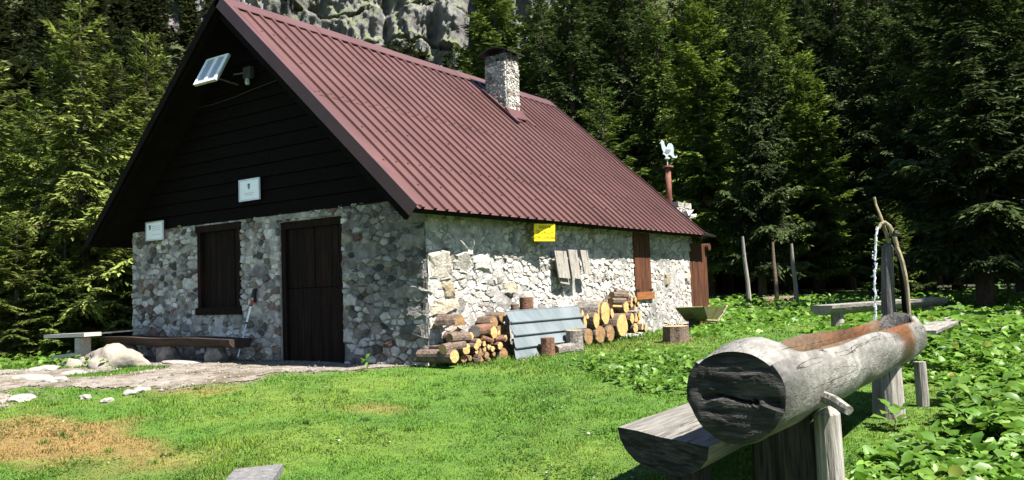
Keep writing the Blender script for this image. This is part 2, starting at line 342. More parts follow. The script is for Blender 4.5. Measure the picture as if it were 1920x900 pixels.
tag(link('hillside', npmesh('hillside', np.stack([HX, HY, HZ], -1).reshape(-1, 3), F, 'hill', None, True)), kind='structure')
ca = np.radians(np.linspace(-21, 5, 230)); ct = np.linspace(0, 1, 150)
CA, CT = np.meshgrid(ca, ct)
top = 74 + 10 * np.sin(CA * 9)
bot = 28.0
hgt = bot + (top - bot) * CT
wob = .5 * fbm(CA * 9, CT * 1.2, 0, 70, 3); LV = CT * 5.2 + wob + CA * 2.2; led = np.floor(LV); lf = LV - led
blk = .5 + .5 * vn(CA * 38 + led * 5.3, led * 3.7, 0, 74); blk2 = .5 + .5 * vn(np.floor(CA * 130 + led * 7 + .6 * fbm(CA * 60, CT * 8, 0, 76, 2)), led * 2.2 + np.floor(lf * 2.3), 0, 75)
cd_ = 139 + 2.6 * led + 4.2 * sstep(.84, 1.0, lf) - 1.4 * sstep(.2, .0, lf) - 6.0 * blk - 2.2 * blk2 + 1.8 * np.abs(fbm(CA * 45, CT * 5, 0, 71, 3)) + .7 * fbm(CA * 170, CT * 26, 0, 73, 4, .55)
cd_ = cd_ + 16 * np.exp(-((CA - math.radians(-1.6)) / math.radians(.95)) ** 2) + 4 * np.exp(-((CA - math.radians(-8.3)) / math.radians(.35)) ** 2)
CX, CY = hxy(CA, cd_)
I = np.arange(CX.size).reshape(CX.shape)
F = np.stack([I[:-1, :-1], I[:-1, 1:], I[1:, 1:], I[1:, :-1]], -1).reshape(-1, 4)
tag(link('cliff', npmesh('cliff', np.stack([CX, CY, hgt], -1).reshape(-1, 3), F, 'cliff')), kind='structure')

# ------------------------------------------------------------------ the cabin
WID, LEN, HST = 6.25, 8.0, 2.04
EAV, OV, ZE, ZR, TAN = .3236, .574, 1.832, 5.0125, .92253
XR = -WID / 2
cabin = thing('stone_cabin', 'stone mountain cabin with dark timber gable and maroon ribbed metal roof', 'cabin')
# --- stones: Voronoi cells laid on the wall, each a bulging little block
def cells(Lx, Lz, holes, dens, seed, aniso=1.35, edge=None):
    rg = np.random.default_rng(seed); pts = []; rad = []
    tries = int(Lx * Lz * dens * 14)
    cx_ = rg.uniform(0, Lx, tries); cz_ = rg.uniform(0, Lz, tries); rr = (rg.uniform(.55, 1.0, tries) ** 1.0) * .70 / math.sqrt(dens) * np.where(rg.random(tries) < .15, 2.0, 1.0)
    P = np.zeros((0, 2)); Rr = np.zeros(0)
    for x, z, r in zip(cx_, cz_, rr):
        if any(h[0] - .02 < x < h[1] + .02 and h[2] - .02 < z < h[3] + .02 for h in holes): continue
        if len(P):
            d2 = ((P[:, 0] - x) / aniso) ** 2 + (P[:, 1] - z) ** 2
            if (d2 < ((r + Rr) * .62) ** 2).any(): continue
        P = np.vstack([P, (x, z)]); Rr = np.append(Rr, r)
    out = []
    for i in range(len(P)):
        x, z = P[i]; poly = [(0, 0), (Lx, 0), (Lx, Lz), (0, Lz)]
        poly = [(max(x - .5, min(x + .5, a)), max(z - .5, min(z + .5, b))) for a, b in poly]
        def clip(poly, nxx, nzz, c):
            res = []
            for k in range(len(poly)):
                a, b = poly[k], poly[(k + 1) % len(poly)]; da = a[0] * nxx + a[1] * nzz - c; db = b[0] * nxx + b[1] * nzz - c
                if da <= 0: res.append(a)
                if da * db < 0: t = da / (da - db); res.append((a[0] + t * (b[0] - a[0]), a[1] + t * (b[1] - a[1])))
            return res
        d2 = ((P[:, 0] - x) / aniso) ** 2 + (P[:, 1] - z) ** 2
        for j in np.argsort(d2)[1:22]:
            ax, az_ = (P[j, 0] - x) / aniso ** 2, P[j, 1] - z
            w = .5 + .5 * (Rr[i] ** 2 - Rr[j] ** 2) / d2[j]; w = min(max(w, .2), .8)
            m0 = (x + w * (P[j, 0] - x)) * ax + (z + w * (P[j, 1] - z)) * az_
            poly = clip(poly, ax, az_, m0)
            if len(poly) < 3: break
        for h in holes:
            if len(poly) < 3: break
            if x <= h[0]: side = (1, 0, h[0])
            elif x >= h[1]: side = (-1, 0, -h[1])
            elif z >= h[3]: side = (0, -1, -h[3])
            else: side = (0, 1, h[2])
            xs = [p[0] for p in poly]; zs = [p[1] for p in poly]
            if max(xs) > h[0] and min(xs) < h[1] and max(zs) > h[2] and min(zs) < h[3]: poly = clip(poly, *side)
        if len(poly) >= 3: out.append((P[i], poly))
    return out
PAL = [((.64, .61, .56), 4), ((.47, .45, .41), 4), ((.28, .27, .255), 2.4), ((.78, .76, .72), 3.2), ((.24, .185, .155), 1.3), ((.27, .165, .14), .7), ((.33, .28, .21), 1.2), ((.12, .115, .115), 1.3)]
def stonecol(pal=PAL):
    c = random.choices([p[0] for p in pal], [p[1] for p in pal])[0]; k = random.uniform(.85, 1.15); return tuple(v * k for v in c)
def stone_geo(poly, cen, O, U, V, N, depth, gap, tint, mb):
    c = np.mean(np.array(poly), 0); p = []
    n = len(poly); pv = []
    for k in range(n):                     # corner cutting keeps the outline irregular but rounded
        a, b = np.array(poly[k]), np.array(poly[(k + 1) % n])
        if np.linalg.norm(b - a) < .012: continue
        pv += [a + (b - a) * random.uniform(.03, .13), a + (b - a) * random.uniform(.87, .97)]
    if len(pv) < 4: return False
    pv = np.array(pv); r = np.linalg.norm(pv - c, axis=1).mean()
    if r < .014: return False
    q = c + (pv - c) * max(.6, 1 - gap / r); q += np.array([[random.gauss(0, .11 * r), random.gauss(0, .10 * r)] for _ in q])
    m = len(q); tx, tz = random.gauss(0, .09), random.gauss(0, .09)
    P3 = lambda uv, h: O + U * uv[0] + V * uv[1] + N * h
    vs = [P3(t, -.01) for t in q] + [P3(c + (t - c) * random.uniform(.9, .97), depth * random.uniform(.5, .75)) for t in q]
    inner = [c + (t - c) * random.uniform(.68, .84) for t in q]
    vs += [P3(t, depth * random.uniform(.85, 1.1) + (t - c) @ np.array((tx, tz))) for t in inner] + [P3(c, depth * random.uniform(.95, 1.08))]
    fs = [(i, (i + 1) % m, m + (i + 1) % m, m + i) for i in range(m)] + [(m + i, m + (i + 1) % m, 2 * m + (i + 1) % m, 2 * m + i) for i in range(m)] + [(2 * m + i, 2 * m + (i + 1) % m, 3 * m) for i in range(m)]
    if np.dot(np.cross(U, V), N) < 0: fs = [f[::-1] for f in fs]
    mb.add(vs, fs, 0, tint); return True
def wall_boxes(mb, us, vs, holes, f):
    us = sorted(set(us + [h[i] for h in holes for i in (0, 1)])); vs = sorted(set(vs + [h[i] for h in holes for i in (2, 3)]))
    for a, b in zip(us, us[1:]):
        for c, d in zip(vs, vs[1:]):
            m = ((a + b) / 2, (c + d) / 2)
            if not any(h[0] < m[0] < h[1] and h[2] < m[1] < h[3] for h in holes): f(a, b, c, d)
WIN, DOOR = (-4.47, -3.475, .665, 1.965), (-2.631, -1.408, -.3, 1.905)
SHU = (5.50, 6.14, .69, 1.74)
mb = MB(); wall_boxes(mb, [-WID, 0], [-.3, HST], [WIN, DOOR], lambda a, b, c, d: mb.box((a, 0, c), (b, .42, d)))
wf = part('front_wall', mb, 'mortar', cabin)
mb = MB(); wall_boxes(mb, [.421, LEN], [-.3, 2.1], [SHU], lambda a, b, c, d: mb.box((-.42, a, c), (-.0005, b, d)))
ws = part('side_wall', mb, 'mortar', cabin)
mb = MB().box((-WID, .421, -.3), (-WID + .42, LEN, 2.1)).box((-WID + .421, LEN - .42, -.3), (-.421, LEN - .001, 2.1))
part('rear_wall', mb, 'mortar', cabin)
allst = []
Z3, X3, Y3 = np.array([0, 0, 1.0]), np.array([1.0, 0, 0]), np.array([0, 1.0, 0])
for cen, poly in cells(WID, HST + .12, [(h[0] + WID, h[1] + WID, h[2] + .12, h[3] + .12) for h in (WIN, DOOR)], 104, 11, 1.7):
    wx = cen[0] - WID
    big = None
    t = stonecol()
    if wx > -1.35:                          # right of the door: darker, weathered stones, lime-white ones low down
        lime = cen[1] < 1.0 - .2 * (wx + 1.3) and random.random() < .38
        t = tuple(v * .50 for v in t)
        if lime: k = random.uniform(.52, .68); t = (k, k * .97, k * .92)
    if random.random() < .05: continue
    m1 = MB()
    if stone_geo(poly, cen, np.array([-WID, 0, -.12]), X3, Z3, -Y3, random.uniform(.016, .048), .006, t, m1): allst.append((wf, m1, (wx, 0, cen[1])))
PALS = [((.55, .525, .48), 6), ((.62, .60, .56), 5), ((.46, .44, .40), 3), ((.30, .285, .26), 1.2), ((.36, .30, .23), .6)]
for cen, poly in cells(LEN, 2.1 + .12, [(SHU[0], SHU[1], SHU[2] + .12, SHU[3] + .12)], 104, 12, 1.6):
    if random.random() < .05: continue
    m1 = MB()
    if stone_geo(poly, cen, np.array([0, 0, -.12]), Y3, Z3, X3, random.uniform(.020, .034), .005, stonecol(PALS), m1): allst.append((ws, m1, (0, cen[0], cen[1])))
for y0, y1, z0, z1, t in ((.015, .43, 1.02, 1.37, (.46, .42, .36)), (.46, .82, 1.10, 1.36, (.42, .40, .36)), (.27, .50, .80, .99, (.33, .27, .18)), (.02, .56, .60, .79, (.42, .37, .28)), (.02, .30, .42, .575, (.52, .49, .43)), (.33, .62, .38, .56, (.50, .42, .33)), (.02, .22, .25, .40, (.55, .52, .48)), (.02, .36, .0, .20, (.48, .45, .40)), (1.55, 1.80, .82, .99, (.40, .36, .28)), (.9, 1.25, 1.15, 1.33, (.52, .50, .44)), (6.75, 6.95, .85, 1.1, (.36, .30, .22)), (7.62, 7.98, 1.5, 1.75, (.5, .47, .42)), (7.7, 7.985, .9, 1.12, (.5, .46, .4)), (7.65, 7.985, .3, .5, (.52, .48, .42))):
    j = lambda: random.uniform(-.02, .02); poly = [(y0 + (y1 - y0) * a + j() * (0 < a < 1), z0 + (z1 - z0) * b + j()) for a, b in ((0, 0), (.5, -.02), (1, .05), (1.02, .5), (.97, 1), (.5, 1.03), (.03, .97), (-.0, .5))]
    m1 = MB(); cen = ((y0 + y1) / 2, (z0 + z1) / 2)
    if stone_geo(poly, cen, np.array([0, 0, 0.]), Y3, Z3, X3, random.uniform(.050, .062), .002, t, m1): allst.append((ws, m1, (0, cen[0], cen[1])))
for x0, x1, z0, z1 in ((-.42, -.0, 1.40, 1.60), (-.30, -.0, 1.05, 1.30), (-.50, -.0, .78, .96), (-.30, -.0, .56, .74), (-.46, -.0, .30, .50), (-.26, .0, .05, .24), (-.34, .0, 1.72, 1.9)):
    j = lambda: random.uniform(-.02, .02); poly = [(x0 + (x1 - x0) * a + j() * (a < .9), z0 + (z1 - z0) * b + j()) for a, b in ((0, 0), (.5, -.02), (1, .03), (1., .5), (1., .97), (.5, 1.03), (.03, .97), (-.0, .5))]
    m1 = MB(); cen = ((x0 + x1) / 2, (z0 + z1) / 2); k = random.uniform(.13, .28)
    if stone_geo(poly, cen, np.array([0, 0, 0.]), X3, Z3, -Y3, random.uniform(.045, .058), .002, (k, k * .95, k * .88), m1): allst.append((wf, m1, (cen[0], 0, cen[1])))
def shown(e):
    p, m, c = e; v = np.array(m.v); dv = np.array(c) - CAM; d = dv @ FWD
    ext = (v.max(0) - v.min(0)); w = ext[0] if p is wf else ext[1] * .55
    hid = 1.0
    if p is wf and c[0] < -3.2 and c[2] < .4: hid = .2
    if p is ws and c[1] > 0.05 and c[1] < 5.8 and c[2] < .62: hid = .2
    return w * ext[2] / d ** 2 * hid
allst.sort(key=shown, reverse=True)
rest = {id(wf): MB(), id(ws): MB()}
for k, (p, m, c) in enumerate(allst):
    if k < 300: part('stone', m, 'stone', p)
    else: rest[id(p)].add(m.v, m.f, 0).tint.extend(m.tint)
for p in (wf, ws): o = part('small_stones', rest[id(p)], 'stone', p); o['kind'] = 'stuff'
def mortar_skin(name, O, U, V, N, Lu, Lv, holes, seed, parent):
    st = .034; nu, nv = int(Lu / st) + 1, int(Lv / st) + 1; uu, vv = np.meshgrid(np.linspace(0, Lu, nu), np.linspace(0, Lv, nv))
    h = .015 + .016 * fbm(uu * 2.6, vv * 2.6, 0, seed, 3) + .012 * fbm(uu * 11, vv * 11, 0, seed + 5, 2); h = np.clip(h, .003, .05)
    P = O + uu[..., None] * U + vv[..., None] * V + h[..., None] * N; I = np.arange(uu.size).reshape(uu.shape)
    F = np.stack([I[:-1, :-1], I[:-1, 1:], I[1:, 1:], I[1:, :-1]], -1).reshape(-1, 4); cu, cv = uu.reshape(-1)[F], vv.reshape(-1)[F]
    ok = np.ones(len(F), bool)
    for a, b, c, d in holes: ok &= ~((cu.max(1) > a) & (cu.min(1) < b) & (cv.max(1) > c) & (cv.min(1) < d))
    F = F[ok]
    if np.dot(np.cross(U, V), N) < 0: F = F[:, ::-1]
    tn = np.ones(uu.shape + (3,)) * (.86 + .28 * fbm(uu * 1.3, vv * 1.3, 0, seed + 9, 3))[..., None]
    if U[0] > .5:                         # damp, lichen-dark masonry right of the door
        w = sstep(4.75, 5.1, uu + .25 * fbm(uu * 2.2, vv * 2.2, 0, seed + 12, 3))[..., None]; tn = tn * (1 - .5 * w)
    return link(name, npmesh(name, P.reshape(-1, 3), F, 'mortar_face', np.clip(tn, .2, 1.2).reshape(-1, 3), True), parent)
mortar_skin('mortar_face', np.array([-WID, 0, -.3]), X3, Z3, -Y3, WID, HST + .3, [(h[0] + WID, h[1] + WID, h[2] + .3, h[3] + .3) for h in (WIN, DOOR)], 160, wf)
mortar_skin('mortar_face', np.array([0, 0, -.3]), Y3, Z3, X3, LEN, 2.4, [(SHU[0], SHU[1], SHU[2] + .3, SHU[3] + .3)], 170, ws)
# --- timber gable
mb = MB(); mb.prism([(-WID + .05, .02, HST + .002), (-.05, .02, HST + .002), (XR, .02, ZR - .12)], (0, .25, 0))
gab = part('gable', mb, 'soffit', cabin)
z = HST - .03; bh = .187
roofz = lambda x: ZE + (EAV - x) * TAN if x > XR else ZE + (x + WID + EAV) * TAN
while z < ZR - .35:
    z1 = min(z + bh, ZR - .2); mb = MB()
    def xs(zz): hw = (ZR - .06 - zz) / TAN; return XR - min(hw, WID / 2 + .0), XR + min(hw, WID / 2 + .0)
    a0, b0 = xs(z); a1, b1 = xs(z1 - .008); jy = random.uniform(0, .006)
    segs = [a0, b0] if random.random() < .3 else [a0, random.uniform(a0 + .3 * (b0 - a0), b0 - .3 * (b0 - a0)), b0]
    for s0, s1 in zip(segs, segs[1:]):
        q0 = a1 if s0 == a0 else s0 + .003; q1 = b1 if s1 == b0 else s1 - .003; s0_ = s0 if s0 == a0 else s0 + .003; s1_ = s1 if s1 == b0 else s1 - .003
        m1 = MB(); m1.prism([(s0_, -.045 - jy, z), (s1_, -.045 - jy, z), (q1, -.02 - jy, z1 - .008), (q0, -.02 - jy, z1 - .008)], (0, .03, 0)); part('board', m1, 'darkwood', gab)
    z = z1
    if z1 >= ZR - .2: break
# --- roof
SL = math.hypot(XR - EAV, ZR - ZE); NR = 40; PIT = (LEN + OV) / NR
def slope(sgn):
    # eave point, unit vector up the slope, unit normal
    ex = EAV if sgn > 0 else -WID - EAV
    up = np.array([(XR - ex), 0, ZR - ZE]) / SL; nn = np.array([up[2] * sgn, 0, abs(up[0])]); return np.array([ex, 0, ZE]), up, nn
mb = MB()
for sgn in (1, -1):
    E0, up, nn = slope(sgn)
    a, b = E0 - nn * .012, E0 + up * (SL - .0) - nn * .012
    if sgn > 0: mb.prism([(p[0], -OV + .03, p[2]) for p in (a, b, b - nn * .07, a - nn * .07)], (0, LEN + OV - .05, 0))
    else: mb.prism([(p[0], -OV + .03, p[2]) for p in (a, b, b - nn * .05, a - nn * .05)], (0, LEN + OV - .05, 0))
roof = part('roof', mb, 'soffit', cabin)
def sheet(sgn, y0, nr, s0, s1, lift, wav):
    E0, up, nn = slope(sgn); prof = []
    for k in range(nr):
        y = y0 + k * PIT
        prof += [(y, 0), (y + PIT * .52, 0), (y + PIT * .545, .031), (y + PIT * .735, .031), (y + PIT * .76, 0)]
    prof += [(y0 + nr * PIT + .002, 0)]
    n = len(prof); vs = []; K = 7
    for i in range(K + 1):
        s = s0 + (s1 - s0) * i / K; dz = wav * math.sin(s * 1.7 + y0)
        for y, h in prof: p = E0 + up * s + nn * (h + lift + dz); vs.append((p[0], y, p[2]))
    fs = [(i * n + k, i * n + k + 1, (i + 1) * n + k + 1, (i + 1) * n + k) for i in range(K) for k in range(n - 1)]
    if sgn < 0: fs = [f[::-1] for f in fs]
    return MB().add(vs, fs)
for sgn in (1, -1):
    for c in range(8):
        for r, (s0, s1) in enumerate(((-.03, SL * .53), (SL * .5, SL - .03))):
            part('roof_sheet', sheet(sgn, -OV + c * 5 * PIT, 5, s0, s1, .004 + .005 * (r == 0) * 0 + .006 * r + .0015 * (c % 2), .0025), 'roof', roof)
E0, up, nn = slope(1); E1, up1, nn1 = slope(-1)
for c in range(5):                            # ridge cap lengths
    y0, y1 = -OV - .02 + c * (LEN + OV + .03) / 5, -OV - .02 + (c + 1) * (LEN + OV + .03) / 5 + .04
    h = .046 + .004 * (c % 2); pk = np.array([XR, 0, ZR + h / abs(up[0]) * 1.0])
    a = E0 + up * (SL - .20) + nn * h; b = E1 + up1 * (SL - .20) + nn1 * h
    m1 = MB()
    vs = [(p[0], y, p[2]) for y in (y0, y1) for p in (a, pk, b)] + [(p[0], y, p[2] - .012) for y in (y0, y1) for p in (a, pk, b)]
    m1.add(vs, [(0, 1, 4, 3), (1, 2, 5, 4), (6, 9, 10, 7), (7, 10, 11, 8), (0, 3, 9, 6), (2, 8, 11, 5), (0, 6, 7, 1), (1, 7, 8, 2), (3, 4, 10, 9), (4, 5, 11, 10)]); part('ridge_cap', m1, 'roof', roof)
for sgn in (1, -1):                           # verge trim at the front, fascia board behind it
    E, u_, n_ = slope(sgn)
    for yy, dy in ((-OV - .022, .02), (LEN + .004, .02)):
        m1 = MB(); a = E - u_ * .04 + n_ * .055; b = E + u_ * (SL + .012) + n_ * .055; tv = .155 if sgn > 0 else .11; a2 = a - n_ * tv; b2 = b - n_ * tv
        m1.prism([(p[0], yy, p[2]) for p in (a, b, b2, a2)], (0, dy, 0)); part('verge_trim', m1, 'roofdark' if sgn > 0 else 'soffit', roof)
    if sgn > 0:
        m1 = MB(); a = E - u_ * .04 + n_ * .057; b = E + u_ * (SL + .01) + n_ * .057
        m1.prism([(p[0], -OV - .022, p[2]) for p in (a, b, b + n_ * .006, a + n_ * .006)], (0, .085, 0)); part('verge_flashing', m1, 'roof', roof)
    m1 = MB(); o9 = .09 if sgn > 0 else .07; a = E + u_ * .05 - n_ * o9; b = E + u_ * (SL - .06) - n_ * o9
    m1.prism([(p[0], -OV + .06, p[2]) for p in (a, b, b - n_ * (.13 if sgn > 0 else .02), a - n_ * (.13 if sgn > 0 else .02))], (0, .05, 0)); part('barge_board', m1, 'darkwood', roof)
mb = MB()
for s in (.10, .2, .36, .52, .68, .84, .96):
    for k in range(NR):
        if s in (.2, .52, .84) or k % 2 == 0:
            p = E0 + up * (SL * s) + nn * .012; y = -OV + (k + .2 + .1 * random.random()) * PIT
            mb.obox((p[0], y, p[2]), up * .009, (0, .009, 0), nn * .006)
o = part('roof_screws', mb, 'roofdark', roof); o['kind'] = 'stuff'
# --- chimneys of small stones
def stone_stack(name, x0, x1, y0, y1, zb, zt, dens, seed, mortar='mortar', sootz=None):
    m1 = MB().box((x0, y0, zb), (x1, y1, zt)); ch = part(name, m1, mortar, cabin); mb = MB()
    for O, U, N, L in (((x0, y0, zb), X3, -Y3, x1 - x0), ((x1, y0, zb), Y3, X3, y1 - y0), ((x0, y1, zb), X3, Y3, x1 - x0), ((x0, y0, zb), Y3, -X3, y1 - y0)):
        seed += 1
        for cen, poly in cells(L, zt - zb, [], dens, seed, 1.5):
            t = stonecol(PALS if random.random() < .7 else PAL)
            if sootz and zb + cen[1] > sootz: t = tuple(v * .25 for v in t)
            stone_geo(poly, cen, np.array(O), U, Z3, N, random.uniform(.012, .028), .006, t, mb)
    o = part('small_stones', mb, 'stone', ch); o['kind'] = 'stuff'; return ch
CX0, CX1, CY0, CY1 = -2.64, -2.16, 4.96, 5.36
ch = stone_stack('chimney', CX0, CX1, CY0, CY1, 3.6, 5.30, 190, 60, 'mortar', 5.16)
mb = MB(); arc = []
for k in range(9):
    t = k / 8; arc.append((CX0 - .10 + t * (CX1 - CX0 + .20), 5.335 + .10 * math.sin(math.pi * t)))
mb.prism([(x, CY0 - .09, z) for x, z in arc] + [(x, CY0 - .09, z - .025) for x, z in arc[::-1]], (0, CY1 - CY0 + .18, 0))
for x in (CX0 + .02, CX1 - .08):
    for y in (CY0 + .02, CY1 - .08): mb.box((x, y, 5.295), (x + .06, y + .06, 5.37))
mb.box((CX0 + .06, CY0 + .06, 5.302), (CX1 - .06, CY1 - .06, 5.33))
part('chimney_cap', mb, 'black', ch)
mb = MB()
for y0, y1 in ((CY0 - .11, CY0 - .005), (CY1 + .005, CY1 + .10)):
    a = E0 + up * ((EAV - CX1 - .12 + .0) / abs(up[0]) - .18) + nn * .05; b = E0 + up * ((EAV - CX0) / abs(up[0]) + .1) + nn * .05
    mb.prism([(p[0], y0, p[2]) for p in (a, b, b + nn * .02, a + nn * .02)], (0, y1 - y0, 0))
a = np.array([CX1 + .005, 0, ZE + (EAV - CX1) * TAN + .02]); b = E0 + up * ((EAV - CX1) / abs(up[0]) - .17) + nn * .052
mb.prism([(a[0], CY0 - .09, a[2] + .13), (a[0], CY0 - .09, a[2] + .02), (b[0], CY0 - .09, b[2]), (b[0], CY0 - .09, b[2] + .015)], (0, CY1 - CY0 + .18, 0))
part('chimney_flashing', mb, 'roofdark', ch)
stone_stack('rear_chimney', -.74, -.18, 8.06, 8.62, 1.4, 2.42, 150, 80)
mb = MB()
for k, (x, y, z, s) in enumerate(((-.30, 8.16, 2.42, .13), (-.25, 8.44, 2.42, .11), (-.52, 8.2, 2.42, .12), (-.16, 8.3, 2.26, .12), (-.1, 8.5, 2.2, .09))):
    mb.box((x - s, y - s, z), (x + s, y + s, z + s * .8), 0, .03, stonecol(PALS))
part('loose_stones', mb, 'stone', cabin)
mb = MB().tube([(-.53, 8.4, 2.3), (-.53, 8.4, 3.30)], .062, 14); pp = part('stove_pipe', mb, 'rust', cabin, True)
mb = MB().tube([(-.53, 8.4, 3.30), (-.53, 8.4, 3.335), (-.53, 8.4, 3.35)], [.12, .115, .03], 16); part('pipe_cap', mb, 'rust', pp)
# --- door of upright planks in two leaves, slightly recessed
mb = MB().box((DOOR[0] + .002, .11, -.03), (DOOR[1] - .002, .13, DOOR[3] - .002)); door = part('door', mb, 'soffit', cabin)
for z0, z1 in ((-.02, .985), (.995, 1.80)):
    x = DOOR[0] + .09
    while x < DOOR[1] - .1:
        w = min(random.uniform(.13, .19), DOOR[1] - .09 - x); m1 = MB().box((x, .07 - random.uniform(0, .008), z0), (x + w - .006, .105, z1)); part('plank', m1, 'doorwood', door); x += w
for a, b in (((DOOR[0], .02, -.05), (DOOR[0] + .085, .14, 1.90)), ((DOOR[1] - .085, .02, -.05), (DOOR[1], .14, 1.90)), ((DOOR[0] + .086, .018, 1.805), (DOOR[1] - .086, .14, 1.902))):
    part('door_frame', MB().box(a, b), 'doorwood', door)
mb = MB().tube([(-1.56, .03, .98), (-1.56, -.01, 1.0), (-1.56, -.01, 1.10), (-1.56, .03, 1.12)], .010, 6); part('handle', mb, 'black', door)
# --- front window shutter
mb = MB().box((WIN[0] + .002, .08, WIN[2] + .002), (WIN[1] - .002, .1, WIN[3] - .002)); sh = part('window_shutter', mb, 'soffit', cabin)
x = WIN[0] + .07
while x < WIN[1] - .075:
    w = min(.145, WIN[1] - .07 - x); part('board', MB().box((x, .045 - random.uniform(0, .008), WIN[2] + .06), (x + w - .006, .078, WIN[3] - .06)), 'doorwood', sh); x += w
for a, b in (((WIN[0] - .01, -.03, WIN[2] + .1), (WIN[0] + .065, .07, WIN[3] - .08)), ((WIN[1] - .065, -.03, WIN[2] + .1), (WIN[1] + .01, .07, WIN[3] - .08)), ((WIN[0] - .03, -.05, WIN[3] - .079), (WIN[1] + .03, .07, WIN[3] + .02)), ((WIN[0] - .035, -.055, WIN[2] - .01), (WIN[1] + .035, .07, WIN[2] + .099))):
    part('frame', MB().box(a, b), 'doorwood', sh)
# --- narrow side shutter
mb = MB().box((-.12, SHU[0] + .002, SHU[2]), (-.10, SHU[1] - .002, SHU[3])); sh2 = part('side_shutter', mb, 'soffit', cabin)
for k in range(3):
    y0 = SHU[0] + .0 + k * .213; part('board', MB().box((.01, y0, SHU[2] + .0), (.045, y0 + .207, SHU[3] + .05)), 'brownwood', sh2)
part('lower_rail', MB().box((.008, SHU[0] - .03, SHU[2] - .07), (.075, SHU[1] + .04, SHU[2] + .06)), mat('orange_wood', (.20, .07, .02), (.34, .13, .04), 4, stretch=(4, 1, 14), bump=.4, rough=.65), sh2)
for y in (SHU[0] - .01, SHU[1] - .10): part('hinge', MB().box((.047, y, SHU[2] + .065), (.062, y + .12, SHU[2] + .11)), 'black', sh2)

# ------------------------------------------------------------------ timber shed behind the cabin
shed = thing('wooden_shed', 'brown board shed built against the far end of the stone cabin', 'shed', (-1.2, 8.6, .1))
part('wall', MB().box((-2.3, 8.03, -.2), (-.06, 9.0, 1.62)), 'soffit', shed)
y = 8.04
while y < 9.02:
    w = min(random.uniform(.15, .2), 9.05 - y); part('board', MB().box((-.058, y, -.1 + random.uniform(0, .03)), (-.03 + random.uniform(0, .012), y + w - .006, 1.68)), 'brownwood', shed); y += w
mb = MB().prism([(.30, 8.025, 1.80), (.30, 8.78, 1.80), (-2.6, 8.78, 3.0), (-2.6, 8.025, 3.0)], (0.0, 0, .03)); part('roof', mb, 'soffit', shed)
mb = MB().tube([(-.6, 9.0, 1.62), (.06, 9.0, 1.62)], .075, 12, 0, 1); part('beam_end', mb, ['brownwood', 'brownwood'], shed)

# ------------------------------------------------------------------ things fixed on the cabin
def panel(name, label, cat, x0, x1, z0, z1, y, m, tilt=0):
    o = thing(name, label, cat, ((x0 + x1) / 2, y, z0)); part('panel', MB().box((x0, y - .012, z0), (x1, y, z1)), m, o)
    return o
sg = panel('white_sign', 'square white sign with small blue crest on the dark timber gable', 'sign', -3.39, -2.935, 2.255, 2.565, -.075, 'white')
for a, b in (((-3.39, 2.255), (-3.37, 2.565)), ((-2.955, 2.255), (-2.935, 2.565)), ((-3.369, 2.545), (-2.956, 2.565)), ((-3.369, 2.255), (-2.956, 2.275))):
    part('rim', MB().box((a[0], -.094, a[1]), (b[0], -.0875, b[1])), 'alu', sg)
def crest(cx_, cz_, w, h, y, par):
    m1 = MB(); m1.prism([(cx_ - w, y, cz_ + h), (cx_ + w, y, cz_ + h), (cx_ + w, y, cz_ - h * .1), (cx_ + w * .6, y, cz_ - h * .65), (cx_, y, cz_ - h), (cx_ - w * .6, y, cz_ - h * .65), (cx_ - w, y, cz_ - h * .1)][::-1], (0, -.002, 0)); part('crest', m1, 'print_blue', par)
    m1 = MB().box((cx_ - w * .7, y - .004, cz_ - h * .25), (cx_ + w * .7, y - .002, cz_ + h * .2)); part('crest_band', m1, mat('print_pale_blue', (.36, .43, .62)), par)
crest(-3.17, 2.455, .024, .042, -.088, sg)
for z, w in ((2.36, .11), (2.335, .08)): part('print_line', MB().box((-3.17 - w, -.0885, z), (-3.17 + w, -.0875, z + .007)), mat('print_grey', (.55, .56, .57)), sg)
sg2 = panel('white_sign', 'white sign with blue crest at the left corner of the front stone wall', 'sign', -5.73, -5.25, 1.84, 2.14, -.085, 'white')
for a, b in (((-5.73, 1.84), (-5.71, 2.14)), ((-5.27, 1.84), (-5.25, 2.14)), ((-5.709, 2.12), (-5.271, 2.14)), ((-5.709, 1.84), (-5.271, 1.86))):
    part('rim', MB().box((a[0], -.104, a[1]), (b[0], -.0975, b[1])), 'alu', sg2)
crest(-5.61, 2.045, .026, .04, -.098, sg2)
for z in (2.06, 2.03, 2.0, 1.93): part('print_line', MB().box((-5.55, -.0985, z), (-5.32, -.0975, z + .006)), mat('print_grey', (.55, .57, .57)), sg2)
